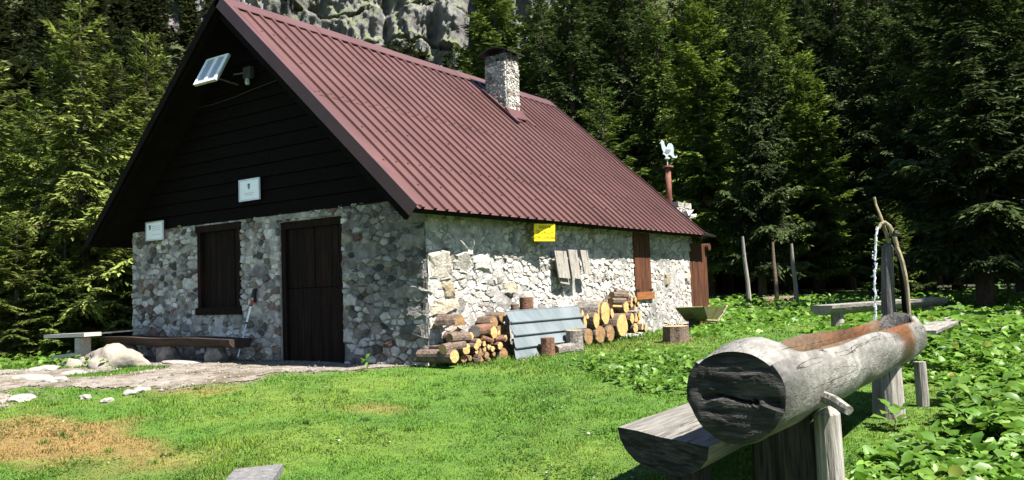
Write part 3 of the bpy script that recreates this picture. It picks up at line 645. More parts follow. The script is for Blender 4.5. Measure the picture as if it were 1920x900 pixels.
# yellow notice: hangs from the eave, tipped out from the wall so that its lower corner catches the sun
ys = thing('yellow_sign', 'yellow printed notice hanging under the side eave, half in shade', 'sign', (.16, 2.70, 1.56))
BL, BR, TR = np.array(atX(1001, 452, .20)), np.array(atX(1040, 452, .29)), np.array(atX(1040, 420, .315)); TL = BL + TR - BR
c0 = BL; upv = TL - BL; rv = BR - BL; wn_ = np.cross(rv, upv); wn_ /= np.linalg.norm(wn_)
m1 = MB().prism([BL, BR, TR, TL], tuple(wn_ * .006)); part('panel', m1, 'yellow', ys)
def text(body, size, org, xdir, ydir, m, parent, name='lettering', align='CENTER'):
    cu = bpy.data.curves.new(name, 'FONT'); cu.body = body; cu.size = size; cu.align_x = align; cu.extrude = .0008
    t = bpy.data.objects.new(name, cu); COL.objects.link(t); x = Vector(xdir).normalized(); y = Vector(ydir).normalized(); zz = x.cross(y)
    mt = Matrix.Identity(4)
    for i in range(3): mt[i][0], mt[i][1], mt[i][2], mt[i][3] = x[i], y[i], zz[i], org[i]
    dg = bpy.context.evaluated_depsgraph_get(); me = bpy.data.meshes.new_from_object(t.evaluated_get(dg)); bpy.data.objects.remove(t)
    me.transform(mt); me.transform(Matrix.Translation(-Vector(parent.location))); me.materials.clear(); me.materials.append(MT[m]); return link(name, me, parent)
for body, f, s in (('RISERVA', .72, .062), ('DI CACCIA', .43, .068), ('PROPR. COMUNALE', .13, .056)):
    q = c0 + upv * f + rv * .5 + wn_ * .008; text(body, s, tuple(q), tuple(rv), tuple(np.cross(wn_, rv)), 'print_dark', ys)
for f in (.12, .88): part('hanger_wire', MB().tube([TL + (TR - TL) * f - np.array((0, 0, .005)), TL + (TR - TL) * f + np.array((-.02, 0, .10))], .003, 4), 'black', ys)
# solar panel leaning out from the gable
so = thing('solar_panel', 'small tilted solar panel with two dark cells high on the gable', 'solar panel', (-3.7, -.2, 4.0))
A = [atY(364, 160, -.60), atY(405, 149, -.60), atY(435, 101, -.40), atY(389, 113, -.40)]
A = [np.array(p) for p in A]; A[2] = A[1] + (A[3] - A[0])
A[0] = A[0]; nrm = np.cross(A[1] - A[0], A[3] - A[0]); nrm /= np.linalg.norm(nrm)
lp = lambda u, v, h=0: A[0] + (A[1] - A[0]) * u + (A[3] - A[0]) * v + nrm * h
part('backing', MB().prism([lp(0, 0), lp(1, 0), lp(1, 1), lp(0, 1)], -nrm * .03), 'alu', so)
for u0, u1 in ((.09, .43), (.57, .88)): part('cell', MB().prism([lp(u0, .06, .001), lp(u1, .06, .001), lp(u1, .94, .001), lp(u0, .94, .001)], nrm * .004), 'solar', so)
for u0, u1, v0, v1 in ((0, .08, 0, 1), (.89, 1, 0, 1), (.44, .56, .041, .959), (.081, .889, 0, .04), (.081, .889, .96, 1)): part('frame', MB().prism([lp(u0, v0, .001), lp(u1, v0, .001), lp(u1, v1, .001), lp(u0, v1, .001)], nrm * .016), 'white', so)
part('bracket', MB().tube([lp(.5, .3, -.03), (lp(.5, .3)[0], -.06, lp(.5, .3)[2] - .05)], .012, 6), 'steel', so)
la = thing('wall_lamp', 'small grey floodlight on a bracket beside the solar panel', 'lamp', (-3.1, -.1, 3.95))
part('housing', MB().box((-3.18, -.15, 3.99), (-3.02, -.08, 4.15)), 'soffitgrey', la); part('bulb', MB().tube([(-3.12, -.12, 3.90), (-3.12, -.12, 3.93), (-3.12, -.12, 3.99)], [.025, .04, .03], 8), 'alu', la)
part('arm', MB().tube([(-3.5, -.06, 4.13), (-3.18, -.10, 4.09)], .012, 6), 'steel', la)
pts = [np.array(atY(x, y, -.08)) for x, y in ((352, 206), (400, 196), (440, 182), (478, 166), (520, 150))]
solo('cable', MB().tube(pts, .008, 5), 'black', 'thin dark cable sagging across the upper gable boards', 'cable')
# antlers
an = thing('antlers', 'pair of small pale antlers mounted on the side wall under the eave', 'antlers', (.05, .85, 1.36))
b0 = atX(880, 467, .06)
part('skull_plate', MB().box((.02, b0[1] - .04, b0[2] - .06), (.07, b0[1] + .06, b0[2] + .02), 0, .008), 'antler', an)
for L in (((876, 465), (869, 457), (864, 451)), ((884, 466), (889, 458), (888, 447))):
    part('antler', MB().tube([atX(L[0][0], L[0][1], .07), atX(L[1][0], L[1][1], .12), atX(L[2][0], L[2][1], .15)], [.013, .010, .004], 6), 'antler', an)
# three weathered boards hung on the side wall
for k, (xa, xb, yt, yb, lab) in enumerate(((1043, 1068, 476, 520, 'leftmost of three grey weathered boards hung on the side wall'), (1066, 1086, 474, 521, 'middle one of three grey weathered boards hung on the side wall'), (1087, 1103, 475, 513, 'rightmost and shortest of three grey boards hung on the side wall'))):
    p0, p1 = atX(xa, yt, .15), atX(xb, yb, .15); d = .10 + .02 * k
    m1 = MB(); m1.prism([(d, p0[1], p0[2] + .05), (d + .05, p0[1] + .02, p1[2]), (d + .05, p1[1] - .01, p1[2] - .02), (d, p1[1] - .02, p0[2] + .05)], (.022, 0, .0)); o = solo('weathered_board', m1, 'greywoodv', lab, 'board', 'boards hung on the side wall')
p0, p1 = atX(1048, 519, .12), atX(1066, 534, .12)
solo('weathered_board', MB().prism([(.10, p0[1], p0[2]), (.12, p0[1] + .01, p1[2] + .03), (.12, p1[1], p1[2]), (.10, p1[1], p0[2])], (.02, 0, 0)), 'greywoodv', 'short board stub below the three hung boards on the side wall', 'board', 'boards hung on the side wall')
# trekking pole leaning on the front wall
tp = thing('trekking_pole', 'white and red trekking pole leaning on the wall beside the door', 'trekking pole', (-3.3, -.3, 0))
T0, T1 = np.array(atY(446, 669, -.34)), np.array(atY(479, 541, -.06)); L = lambda t: T0 + (T1 - T0) * t
part('shaft', MB().tube([L(.0), L(.48)], .011, 8), 'alu', tp); part('upper_shaft', MB().tube([L(.48), L(.74)], .014, 8), 'white', tp)
part('collar', MB().tube([L(.475), L(.50)], .019, 8), 'black', tp); part('collar', MB().tube([L(.735), L(.755)], .019, 8), 'black', tp)
part('red_sleeve', MB().tube([L(.755), L(.83)], [.02, .028], 8), 'red', tp); part('grip', MB().tube([L(.86), L(.92), L(1.0)], [.022, .035, .026], 8), 'black', tp); part('tip_shaft', MB().tube([L(.83), L(.86)], .012, 6), 'alu', tp)
part('wrist_strap', MB().box(L(.96) - np.array((.03, .02, .16)), L(.96) + np.array((.035, .0, .03))), 'black', tp)

# weathercock on the rear chimney pipe (flat sheet metal, 8 mm thick)
wc = thing('weathercock', 'pale metal weathercock on top of the rust brown stove pipe', 'weathervane', (-.53, 8.4, 3.35))
part('rod', MB().tube([(-.53, 8.4, 3.35), (-.53, 8.4, 3.50)], .012, 6), 'rooster', wc)
part('ball', MB().tube([(-.53, 8.4, 3.46), (-.53, 8.4, 3.49), (-.53, 8.4, 3.52)], [.02, .06, .03], 10), 'rooster', wc)
cock = [(-.02, 0), (-.05, .04), (-.09, .06), (-.07, .10), (-.10, .17), (-.11, .25), (-.12, .29), (-.15, .285), (-.12, .31), (-.11, .345), (-.085, .36), (-.07, .335), (-.05, .33), (-.045, .28), (-.03, .22), (0, .20), (.02, .25), (.05, .285), (.10, .28), (.135, .23), (.145, .15), (.14, .07), (.15, .02), (.18, .0), (.20, .025), (.215, .01), (.20, -.03), (.16, -.035), (.11, -.02), (.085, .02), (.05, .04), (.02, .03), (.01, 0)]
part('body', MB().prism([(-.53 + u * HR[0] * 1.0, 8.4 + u * HR[1] * 1.0, 3.53 + v) for u, v in cock], (HF[0] * .008, HF[1] * .008, 0)), 'rooster', wc)
part('wing', MB().prism([(-.53 + u * HR[0] - HF[0] * .006, 8.4 + u * HR[1] - HF[1] * .006, 3.53 + v) for u, v in ((-.05, .10), (0, .06), (.06, .09), (.09, .15), (.04, .15), (-.02, .16))], (HF[0] * .005, HF[1] * .005, 0)), 'steel', wc)

# ------------------------------------------------------------------ benches at the front wall
be = thing('log_bench', 'dark half-log bench on stone supports along the front wall', 'bench', (-4.5, -.42, 0))
xs_ = np.linspace(-6.1, -2.95, 12); vs = []; K = 9
for i, x in enumerate(xs_):
    for k in range(K):
        a = math.pi * k / (K - 1); r = .17 + .012 * math.sin(i * 1.7) + random.uniform(-.008, .008)
        vs.append((x, -.43 - math.cos(a) * r * 1.1, .365 + .008 * math.sin(i) - math.sin(a) * r * .8 - .002 * i))
fs = [(i * K + k, (i + 1) * K + k, (i + 1) * K + k + 1, i * K + k + 1) for i in range(11) for k in range(K - 1)] + [(i * K + K - 1, (i + 1) * K + K - 1, (i + 1) * K, i * K) for i in range(11)] + [tuple(range(K)), tuple(range(11 * K, 12 * K))[::-1]]
mt_bench = mat('bench_wood', (.022, .015, .011), (.07, .042, .028), 4, stretch=(1, 8, 8), bump=.6, bscale=8, c3=(.13, .06, .03), s3=1.3, r3=(.6, .7))
part('seat', MB().add(vs, fs), mt_bench, be)
def boulder(mb, c, r, seed, sub=3, amp=.22, tint=None):
    import bmesh
    bm = bmesh.new(); bmesh.ops.create_icosphere(bm, subdivisions=sub, radius=1)
    vs = []
    for v in bm.verts:
        p = v.co; k = 1 + amp * mnoise.fractal(p * 1.3 + Vector((seed * 3.1, seed, 0)), .8, 2.2, 4); q = p * k
        vs.append((c[0] + q.x * r[0], c[1] + q.y * r[1], c[2] + q.z * r[2]))
    fs = [tuple(v.index for v in f.verts) for f in bm.faces]; bm.free(); return mb.add(vs, fs, 0, tint)
for k, x in enumerate((-4.67, -3.55, -5.75)):
    part('support_stone', boulder(MB(), (x, -.40, .10), (.21, .15, .19), 3 + k, 2, .3, (.30, .28, .26)), 'stone', be)
solo('flat_stone', boulder(MB(), (-4.05, -.58, .012), (.48, .16, .035), 9, 2, .15), 'pathrock', 'long flat pale stone on the ground in front of the log bench', 'stone')
wb = thing('plank_bench', 'sunlit pale plank bench standing left of the cabin beside the rock', 'bench', (-6.3, -1.0, 0))
part('seat', MB().prism([(-6.83, -1.13, .375), (-5.64, -1.13, .405), (-5.64, -1.13, .46), (-6.83, -1.13, .43)], (0, .26, 0)), 'palewood', wb)
part('leg', MB().box((-5.98, -1.09, -.05), (-5.84, -.92, .385)), 'palewood', wb); part('leg', MB().box((-6.12, -.99, -.05), (-5.99, -.9, .38)), mat('pink_wood', (.30, .2, .16), (.42, .31, .26), 6, rough=.85), wb)
part('lower_board', MB().prism([(-6.64, -1.12, .06), (-5.85, -1.12, .12), (-5.85, -1.12, .17), (-6.64, -1.12, .11)], (0, .2, 0)), 'palewood', wb)
solo('long_plank', MB().prism([(-6.9, -.55, .375), (-5.50, -.50, .445), (-5.50, -.50, .465), (-6.9, -.55, .40)], (0, .18, 0)), 'palewood', 'thin long pale plank reaching from plank bench to the cabin corner', 'plank')
solo('boulder', boulder(MB(), (-5.05, -1.0, -.06), (.72, .34, .29), 21, 4, .36), 'rock', 'large sunlit pale rock mound at the end of the log bench', 'rock', smooth=True)
solo('boulder', boulder(MB(), (-5.55, -1.35, -.02), (.22, .12, .13), 22, 3, .2), 'rock', 'small pale rock at the left foot of large rock mound', 'rock', smooth=True)
# flat slabs and stones in the path
k = 0
for px, py, w, d, lab in ((85, 690, .42, .14, 'long flat slab at the left edge of the dirt path'), (60, 706, .5, .12, 'lower long flat slab on the left side of path'), (135, 698, .22, .12, 'small slab between grass tufts left of the path'), (40, 738, .3, .1, 'flat slab lowest at the left frame edge in the dirt'), (105, 712, .22, .1, 'slab half sunk in turf below the plank bench'),
                       (250, 731, .13, .08, 'brightest white stone on the dirt path'), (268, 726, .09, .06, 'small white stone just right of the brightest one'), (160, 733, .09, .05, 'white stone at the middle of the path verge'), (200, 743, .06, .05, 'small pale stone on lower edge of path')):
    q = atZ(px, py, 0.0)
    for _ in range(4): q = atZ(px, py, float(gz(q[0], q[1])) + .03)
    g = float(gz(q[0], q[1])); k += 1
    solo('path_stone', boulder(MB(), (q[0], q[1], g + .012), (w * .62, d * 1.3, .028 + w * .05), 30 + k, 2, .42), 'pathrock', lab, 'stone', 'stones along the dirt path', smooth=False)

# gravel and grit lying on the dirt
x = RNG.uniform(-8, .1, 9000); y = RNG.uniform(-4.2, -.05, 9000); k = dirtmask(x, y) > -.12; x, y = x[k][:2000], y[k][:2000]; n = len(x)
r = RNG.uniform(.006, .02, n) * np.where(RNG.random(n) < .08, 2.0, 1); z = gz(x, y) + .012
OC = np.array([(1, 0, 0), (0, 1, 0), (-1, 0, 0), (0, -1, 0), (0, 0, .8), (0, 0, -.8)]); OF = np.array([(0, 1, 4), (1, 2, 4), (2, 3, 4), (3, 0, 4), (1, 0, 5), (2, 1, 5), (3, 2, 5), (0, 3, 5)])
V = OC[None] * r[:, None, None] * RNG.uniform(.7, 1.4, (n, 6, 1)) + np.stack([x, y, z], -1)[:, None]; kc = RNG.uniform(.10, .30, n)
F = np.arange(n)[:, None, None] * 6 + OF[None]
tag(link('gravel', npmesh('gravel', V.reshape(-1, 3), F.reshape(-1, 3), 'ground', np.repeat(np.stack([kc, kc * .92, kc * .82], -1), 6, 0))), kind='stuff')
# ------------------------------------------------------------------ firewood
def log_x(X0, X1, y, z, ry, rz, seg=14, shape=None):     # log lying across, end face towards +X
    mb = MB(); ring = shape or [(math.cos(2 * math.pi * k / seg) * random.uniform(.92, 1.06), math.sin(2 * math.pi * k / seg) * random.uniform(.92, 1.06)) for k in range(seg)]
    n = len(ring); tilt = random.uniform(-.03, .03)
    vs = [(X0, y + a * ry * .97 + tilt, z + b * rz * .97) for a, b in ring] + [((X0 + X1) / 2, y + a * ry * 1.01 + tilt * .5, z + b * rz * 1.01) for a, b in ring] + [(X1 - .008, y + a * ry, z + b * rz) for a, b in ring] + [(X1 + random.uniform(-.006, .006), y + a * ry * .93, z + b * rz * .93) for a, b in ring] + [(X1 + .004, y, z)]
    fs = [(i * n + k, i * n + (k + 1) % n, (i + 1) * n + (k + 1) % n, (i + 1) * n + k) for i in range(3) for k in range(n)]; mi = [0] * len(fs)
    fs += [tuple(range(n))[::-1]]; mi += [1]
    fs += [(3 * n + k, 3 * n + (k + 1) % n, 4 * n) for k in range(n)]; mi += [1] * n
    mb.add(vs, fs); mb.mi = mi; return mb
SPLIT = [(-.2, -1), (.35, -.85), (.75, -.3), (.8, .3), (.35, .9), (-.1, 1.05), (-.7, .6), (-.85, -.2)]
HALF = [(-1, -.45), (0, -.5), (1, -.45), (.85, .25), (.45, .75), (0, .9), (-.5, .75), (-.9, .2)]
WEDGE = [(-.9, -.8), (.1, -.9), (.9, -.5), (.5, .2), (0, 1), (-.5, .2)]
def fire(px, py, rpx, label, m=('bark', 'cut'), X=.46, ln=.36, shape=None, group='logs in the left firewood pile', wid=.55):
    q = atX(px, py, X); d = (np.array(q) - CAM) @ FWD; r = rpx * d / FPX
    # keep above the ground
    z = max(q[2], float(gz(X, q[1])) + r * .6)
    mb = log_x(X - ln, X, q[1], z, r if wid is None else r * wid / .5, r, 14, shape)
    return solo('firewood_log', mb, list(m), label, 'log', group, base=(X, q[1], z - r))
G1 = 'logs in the left firewood pile'; SM = 'small round log end in the left firewood pile'
def z1(x, y): return 820 + x / 6, 540 + y / 6
for zx, zy, r, lab, m, X, ln, shp in ((195, 770, 78, 'biggest pale log end at the lower left of the left pile', ('bark', 'cut'), .50, .50, None),
    (330, 685, 66, 'pale oval log end just right of biggest lower log', ('bark', 'cut'), .47, .45, None), (240, 674, 38, 'small log end on top of the biggest lower log', ('bark', 'cut'), .44, .55, None),
    (258, 375, 92, 'thick ochre faced half log topping the left pile', ('bark', 'oldcut'), .40, .30, HALF), (380, 540, 46, 'narrow yellow end of dark log under the ochre half log', ('bark', 'cut'), .40, .34, None),
    (640, 500, 75, 'pointed bright yellow split piece in the left pile', ('redbark', 'cut'), .47, .36, SPLIT), (695, 500, 34, 'small split piece beside the pointed yellow one', ('redbark', 'cut'), .43, .30, WEDGE),
    (765, 565, 38, 'narrow log end furthest right in the left pile', ('redbark', 'cut'), .46, .40, None), (465, 618, 50, 'upper one of two stacked ends in the pile centre', ('bark', 'cut'), .47, .35, None), (440, 660, 38, 'lower one of two stacked ends in the pile centre', ('bark', 'cut'), .49, .35, None),
    (610, 600, 34, 'end of thin log slanting below pointed yellow piece', ('redbark', 'cut'), .47, .5, None), (710, 652, 46, 'pale end of the thick reddish log at right of left pile', ('redbark', 'cut'), .48, .45, None),
    (530, 628, 31, SM, ('bark', 'cut'), .48, .35, None), (625, 686, 35, SM, ('bark', 'cut'), .49, .35, None), (535, 690, 26, SM, ('bark', 'cut'), .48, .35, None), (445, 716, 28, SM, ('bark', 'cut'), .48, .35, None), (585, 665, 34, SM, ('bark', 'cut'), .48, .35, None), (640, 745, 28, SM, ('bark', 'oldcut'), .48, .35, None),
    (490, 725, 55, 'brown weathered split in the low middle of left pile', ('bark', 'oldcut'), .46, .33, WEDGE), (560, 762, 46, 'brown weathered split right of the low middle one', ('bark', 'oldcut'), .47, .33, SPLIT), (500, 800, 32, 'small brown piece on grass under the left pile', ('bark', 'oldcut'), .5, .3, WEDGE), (585, 808, 26, 'smallest brown end on grass under the left pile', ('bark', 'oldcut'), .5, .3, None),
    (750, 745, 82, 'brown half log at the lower right of left pile', ('bark', 'oldcut'), .46, .36, HALF), (300, 790, 52, 'brown end behind the biggest lower log', ('bark', 'oldcut'), .42, .35, None), (370, 790, 32, 'small dark brown end low beside the pale oval one', ('bark', 'oldcut'), .45, .35, None),
    (640, 385, 70, 'dark barked log high at the back of left pile', ('bark', 'oldcut'), .30, .24, None), (735, 330, 62, 'dark log leaning beside the metal sheet', ('bark', 'oldcut'), .28, .22, None), (730, 470, 80, 'shaded thick log behind the pile beside metal sheet', ('bark', 'oldcut'), .25, .22, None), (560, 500, 80, 'shaded log deep in the middle of left pile', ('bark', 'oldcut'), .25, .22, None), (420, 590, 70, 'shaded log behind the stacked central ends', ('bark', 'oldcut'), .28, .22, None), (300, 560, 70, 'dark bark log lying under the ochre half log', ('bark', 'greycut'), .30, .26, None), (640, 640, 80, 'shaded log behind the thin slanting ends', ('bark', 'oldcut'), .28, .22, None), (780, 640, 75, 'shaded log behind the brown half log', ('bark', 'oldcut'), .26, .22, None)):
    px, py = z1(zx, zy); fire(px, py, r / 6, lab, m, X, ln, shp, G1)
def log_between(p, q, r, label, m, group, seg=12, jit=.04, cat='log', name='firewood_log', r2=None):
    mb = MB().tube([p, (np.array(p) + np.array(q)) / 2 + np.array((0, 0, .004)), q], [r, (r + (r2 or r)) / 2 * 1.02, r2 or r], seg, 0, 1, jit); return solo(name, mb, list(m), label, cat, group)
a, b = atX(*z1(425, 485), .42), atX(*z1(600, 465), .36)
log_between(a, b, .075, 'grey ended log lying lengthwise on the left pile', ('redbark', 'greycut'), G1)
a, b = atX(*z1(135, 565), .40), atX(*z1(350, 555), .42)
log_between(a, b, .055, 'dark bark log lying lengthwise below the ochre half log', ('bark', 'oldcut'), G1)
a, b = atX(*z1(500, 560), .45), atX(*z1(620, 600), .49)
log_between(a, b, .03, 'thin branch lying aslant in the left pile', ('redbark', 'cut'), G1, 8)
a, b = atX(*z1(640, 575), .42), atX(*z1(760, 570), .45)
log_between(a, b, .03, 'thin log lying lengthwise right of pointed yellow piece', ('redbark', 'cut'), G1, 8)
a, b = atX(*z1(60, 690), .40), atX(*z1(290, 640), .42)
log_between(a, b, .06, 'bark covered log lying lengthwise over the biggest lower log', ('bark', 'cut'), G1)
def z3(x, y): return 1060 + x / 6.43, 530 + y / 6.43
G2 = 'logs in the right firewood pile'; SP = 'small pale split piece at the top right of the right pile'
for zx, zy, r, lab, m, X, ln, shp, wid in ((485, 362, 152, 'tallest yellow oval face of the right pile', ('bark', 'cut'), .46, .44, None, .38), (375, 457, 102, 'yellow oval face left of the tallest one', ('bark', 'cut'), .49, .42, None, .36), (565, 372, 62, 'narrow split face right of the tallest oval', ('bark', 'cut'), .44, .35, SPLIT, .45),
    (425, 625, 106, 'brown oval log end bottom centre left of right pile', ('bark', 'oldcut'), .50, .36, None, .62), (285, 650, 100, 'brown log end bottom left of right pile', ('bark', 'oldcut'), .50, .36, None, .55), (548, 612, 104, 'narrow brown log end bottom middle of right pile', ('bark', 'oldcut'), .49, .36, None, .48), (690, 510, 150, 'broad tan log end low in the right pile', ('bark', 'cut'), .47, .42, None, .5),
    (735, 295, 76, 'tan oval end right of the lying plank piece', ('bark', 'cut'), .45, .42, None, .5), (210, 395, 70, 'pale upright sliver nearest to metal sheet top', ('redbark', 'cut'), .42, .2, SPLIT, .25), (240, 475, 75, 'pale sliver leaning left of the tallest oval', ('redbark', 'cut'), .46, .2, SPLIT, .3), (190, 500, 70, 'pale sliver low beside the grey stump', ('redbark', 'cut'), .44, .2, WEDGE, .3), (268, 405, 35, 'tiny pale chip among the slivers', ('redbark', 'cut'), .47, .2, WEDGE, .5),
    (800, 200, 38, SP, ('bark', 'cut'), .42, .35, WEDGE, .55), (850, 212, 36, SP, ('bark', 'cut'), .43, .35, SPLIT, .55), (800, 262, 42, SP, ('bark', 'cut'), .44, .35, SPLIT, .5), (842, 300, 36, SP, ('bark', 'cut'), .45, .35, WEDGE, .5), (882, 262, 32, SP, ('bark', 'cut'), .44, .35, SPLIT, .5), (770, 145, 30, SP, ('bark', 'cut'), .42, .35, WEDGE, .5), (730, 172, 32, SP, ('bark', 'cut'), .43, .35, WEDGE, .6),
    (808, 432, 68, 'pale split end right of the broad tan log', ('bark', 'cut'), .46, .35, SPLIT, .5), (858, 420, 60, 'pale split end at mid right of right pile', ('bark', 'cut'), .46, .35, WEDGE, .5), (900, 402, 52, 'outermost pale split end at mid right', ('bark', 'cut'), .45, .35, SPLIT, .45), (850, 545, 62, 'log end at the bottom right of right pile', ('bark', 'cut'), .48, .35, None, .5), (930, 532, 42, 'small pale piece near right end on the grass', ('bark', 'cut'), .48, .3, WEDGE, .5), (972, 552, 44, 'last pale piece at the right end of pile', ('bark', 'cut'), .48, .3, SPLIT, .45), (890, 480, 30, 'flat pale piece over the bottom right log', ('bark', 'cut'), .47, .3, HALF, .8),
    (640, 430, 120, 'shaded log behind the broad tan one', ('bark', 'oldcut'), .30, .25, None, .5), (330, 560, 80, 'shaded log between oval faces and bottom logs', ('bark', 'oldcut'), .3, .25, None, .5), (640, 330, 70, 'shaded log in the gap under the lying plank', ('bark', 'oldcut'), .28, .25, None, .5), (770, 420, 70, 'shaded log behind the pale split ends', ('bark', 'oldcut'), .3, .25, None, .5)):
    px, py = z3(zx, zy); fire(px, py, r / 6.43, lab, m, X, ln, shp, G2, wid)
for p, q, r, lab, m in (((545, 225), (700, 230), .055, 'bark piece lying lengthwise near the top of right pile', ('bark', 'oldcut')), ((560, 150), (735, 160), .05, 'bark covered slab lying on the very top of the right pile', ('bark', 'oldcut')), ((600, 108), (740, 115), .03, 'thin bark strip uppermost on the right pile', ('bark', 'oldcut')), ((555, 280), (695, 290), .03, 'bright split plank lying in the right pile', ('cut', 'cut'))):
    log_between(atX(*z3(*p), .38), atX(*z3(*q), .40), r, lab, m, G2, 9, .12)
# fat bark round at the left top of the right pile
a, b = atX(*z3(300, 350), .30), atX(*z3(420, 345), .42)
log_between((.08, a[1] + .06, a[2]), (.42, a[1] + .12, a[2]), .155, 'fat grey barked log behind the tallest yellow oval', ('greybark', 'cut'), G2, 16)
def stump(px, py, hpx, rpx, label, m, X=None, name='tree_stump', cat='stump', lean=0):
    q = atX(px, py, X) if X is not None else None
    if q is None:
        q = atZ(px, py, 0)
        for _ in range(4): q = atZ(px, py, float(gz(q[0], q[1])))
    d = (np.array(q) - CAM) @ FWD; r = rpx * d / FPX; h = hpx * d / FPX
    mb = MB().tube([(q[0], q[1], q[2] - .05), (q[0], q[1], q[2] + h * .3), (q[0] + lean * .5, q[1], q[2] + h * .7), (q[0] + lean, q[1], q[2] + h - .006), (q[0] + lean, q[1], q[2] + h)], [r * 1.06, r * 1.02, r * .98, r, r * .96], 18, 0, 1, .05)
    return solo(name, mb, list(m), label, cat, base=(q[0], q[1], q[2]))
stump(1028, 667, 34, 13, 'reddish upright log standing before the metal sheet', ('redbark', 'redbark'), .72, 'upright_log', 'log')
stump(1078, 655, 36, 16, 'grey barked upright log with fresh top at sheet corner', ('greybark', 'cut'), .70, 'upright_log', 'log')
stump(988, 600, 43, 13, 'reddish upright log showing above the metal sheet', ('redbark', 'cut'), .20, 'upright_log', 'log')
stump(966, 600, 30, 8, 'dark upright log beside the reddish one behind sheet', ('bark', 'oldcut'), .16, 'upright_log', 'log')
stump(1268, 641, 30, 24, 'broad chopping stump on the grass near the wheelbarrow', ('bark', 'cut'), None)
log_between(atX(1040, 657, .74), atX(1072, 652, .74), .07, 'pale barked log lying on grass between two upright logs', ('greybark', 'oldcut'), None)
# galvanised sheet leaning on the pile, four stepped courses
ms = thing('metal_sheet', 'leaning galvanised metal sheet with stepped ribs between the firewood piles', 'metal sheet', (.5, 2.2, 0))
rows = [((948, 584), (1083, 574)), ((955, 606), (1086, 595)), ((962, 630), (1086, 617)), ((964, 654), (1056, 642)), ((965, 676), (1005, 671))]
Xr = [.33, .42, .50, .57, .63]
for i in range(4):
    Xa, Xb = Xr[i], Xr[i + 1]; tl, tr = atX(*rows[i][0], Xa), atX(*rows[i][1], Xa); bl = atX(*rows[i + 1][0], Xb); br_px = rows[i + 1][1] if i < 2 else ((1056, 642) if i == 2 else (1005, 671))
    if i == 3: tr = atX(1005, 649, Xa)
    if i == 2: tr = atX(1058, 619.5, Xa)
    br = atX(*br_px, Xb); e = np.array((.022, 0, .0))
    q = [np.array(tl), np.array(tr), np.array(br) + e, np.array(bl) + e]
    q[2] = np.array((q[2][0], q[1][1], q[2][2]))
    part('sheet_course', MB().prism(q, (.004, 0, 0)), 'galv', ms)
    part('rib', MB().tube([q[3] + np.array((.004, 0, .008)), q[2] + np.array((.004, 0, .008))], .014, 6), 'galv', ms)
    if i == 0: part('top_lip', MB().tube([q[0], q[1]], .010, 6), 'galv', ms)
# wheelbarrow
wbw = thing('wheelbarrow', 'old wheelbarrow with sloping tray beside the far corner of the cabin', 'wheelbarrow', (.30, 8.1, 0))
def PW(px, py, X): return np.array(atX(px, py, X))
o_, w_ = [PW(1266, 576, .25), PW(1312, 577, .25), PW(1302, 601, .25), PW(1286, 601, .25)], np.array((.45, .22, -.0))
tray = MB()
for a, b in ((0, 3), (3, 2), (2, 1)): tray.prism([o_[a], o_[b], o_[b] + w_ * (.8 if b in (2, 3) else 1), o_[a] + w_ * (.8 if a in (2, 3) else 1)], np.cross(o_[b] - o_[a], w_) / np.linalg.norm(np.cross(o_[b] - o_[a], w_)) * .012)
tray.prism([o_[0], o_[1], o_[2], o_[3]], (-.012, 0, 0)); tray.prism([o_[0] + w_, o_[1] + w_, o_[2] + w_ * .8, o_[3] + w_ * .8], (.012, 0, 0))
part('tray', tray, 'barrow', wbw)
for k in (0, 1):
    s = w_ * (.15 + .7 * k); part('handle', MB().tube([o_[3] + s + (-.0, -.12, .0), o_[2] + s + (0, .05, -.02), o_[1] + s + (0, .28, .02)], .018, 7), 'pipe', wbw)
    part('leg', MB().tube([o_[2] + s, o_[2] + s + (0, .03, -.24)], .014, 6), 'steel', wbw)
wc_ = o_[3] + w_ * .4 + np.array((0, -.20, -.10)); wh = MB()
wh.tube([wc_ + np.array((-.03, 0, 0)), wc_ + np.array((.03, 0, 0))], .14, 16); part('wheel', wh, 'black', wbw)
part('cross_brace', MB().tube([o_[0] + w_ * .5 + (.0, .0, -.01), o_[3] + w_ * .5], .012, 6), 'steel', wbw)
solo('grey_slab', MB().prism([PW(1326, 603, .55), PW(1343, 603, .55), PW(1345, 580, .5), PW(1338, 578, .5)], (-.12, .05, 0)), 'pathrock', 'grey stone block standing right of the wheelbarrow', 'stone')
q = atZ(1253, 606, .0)
solo('dark_box', MB().box((q[0] - .1, q[1] - .12, -.02), (q[0] + .1, q[1] + .12, .32), 0, .01), 'black', 'small dark box behind the chopping stump', 'box')

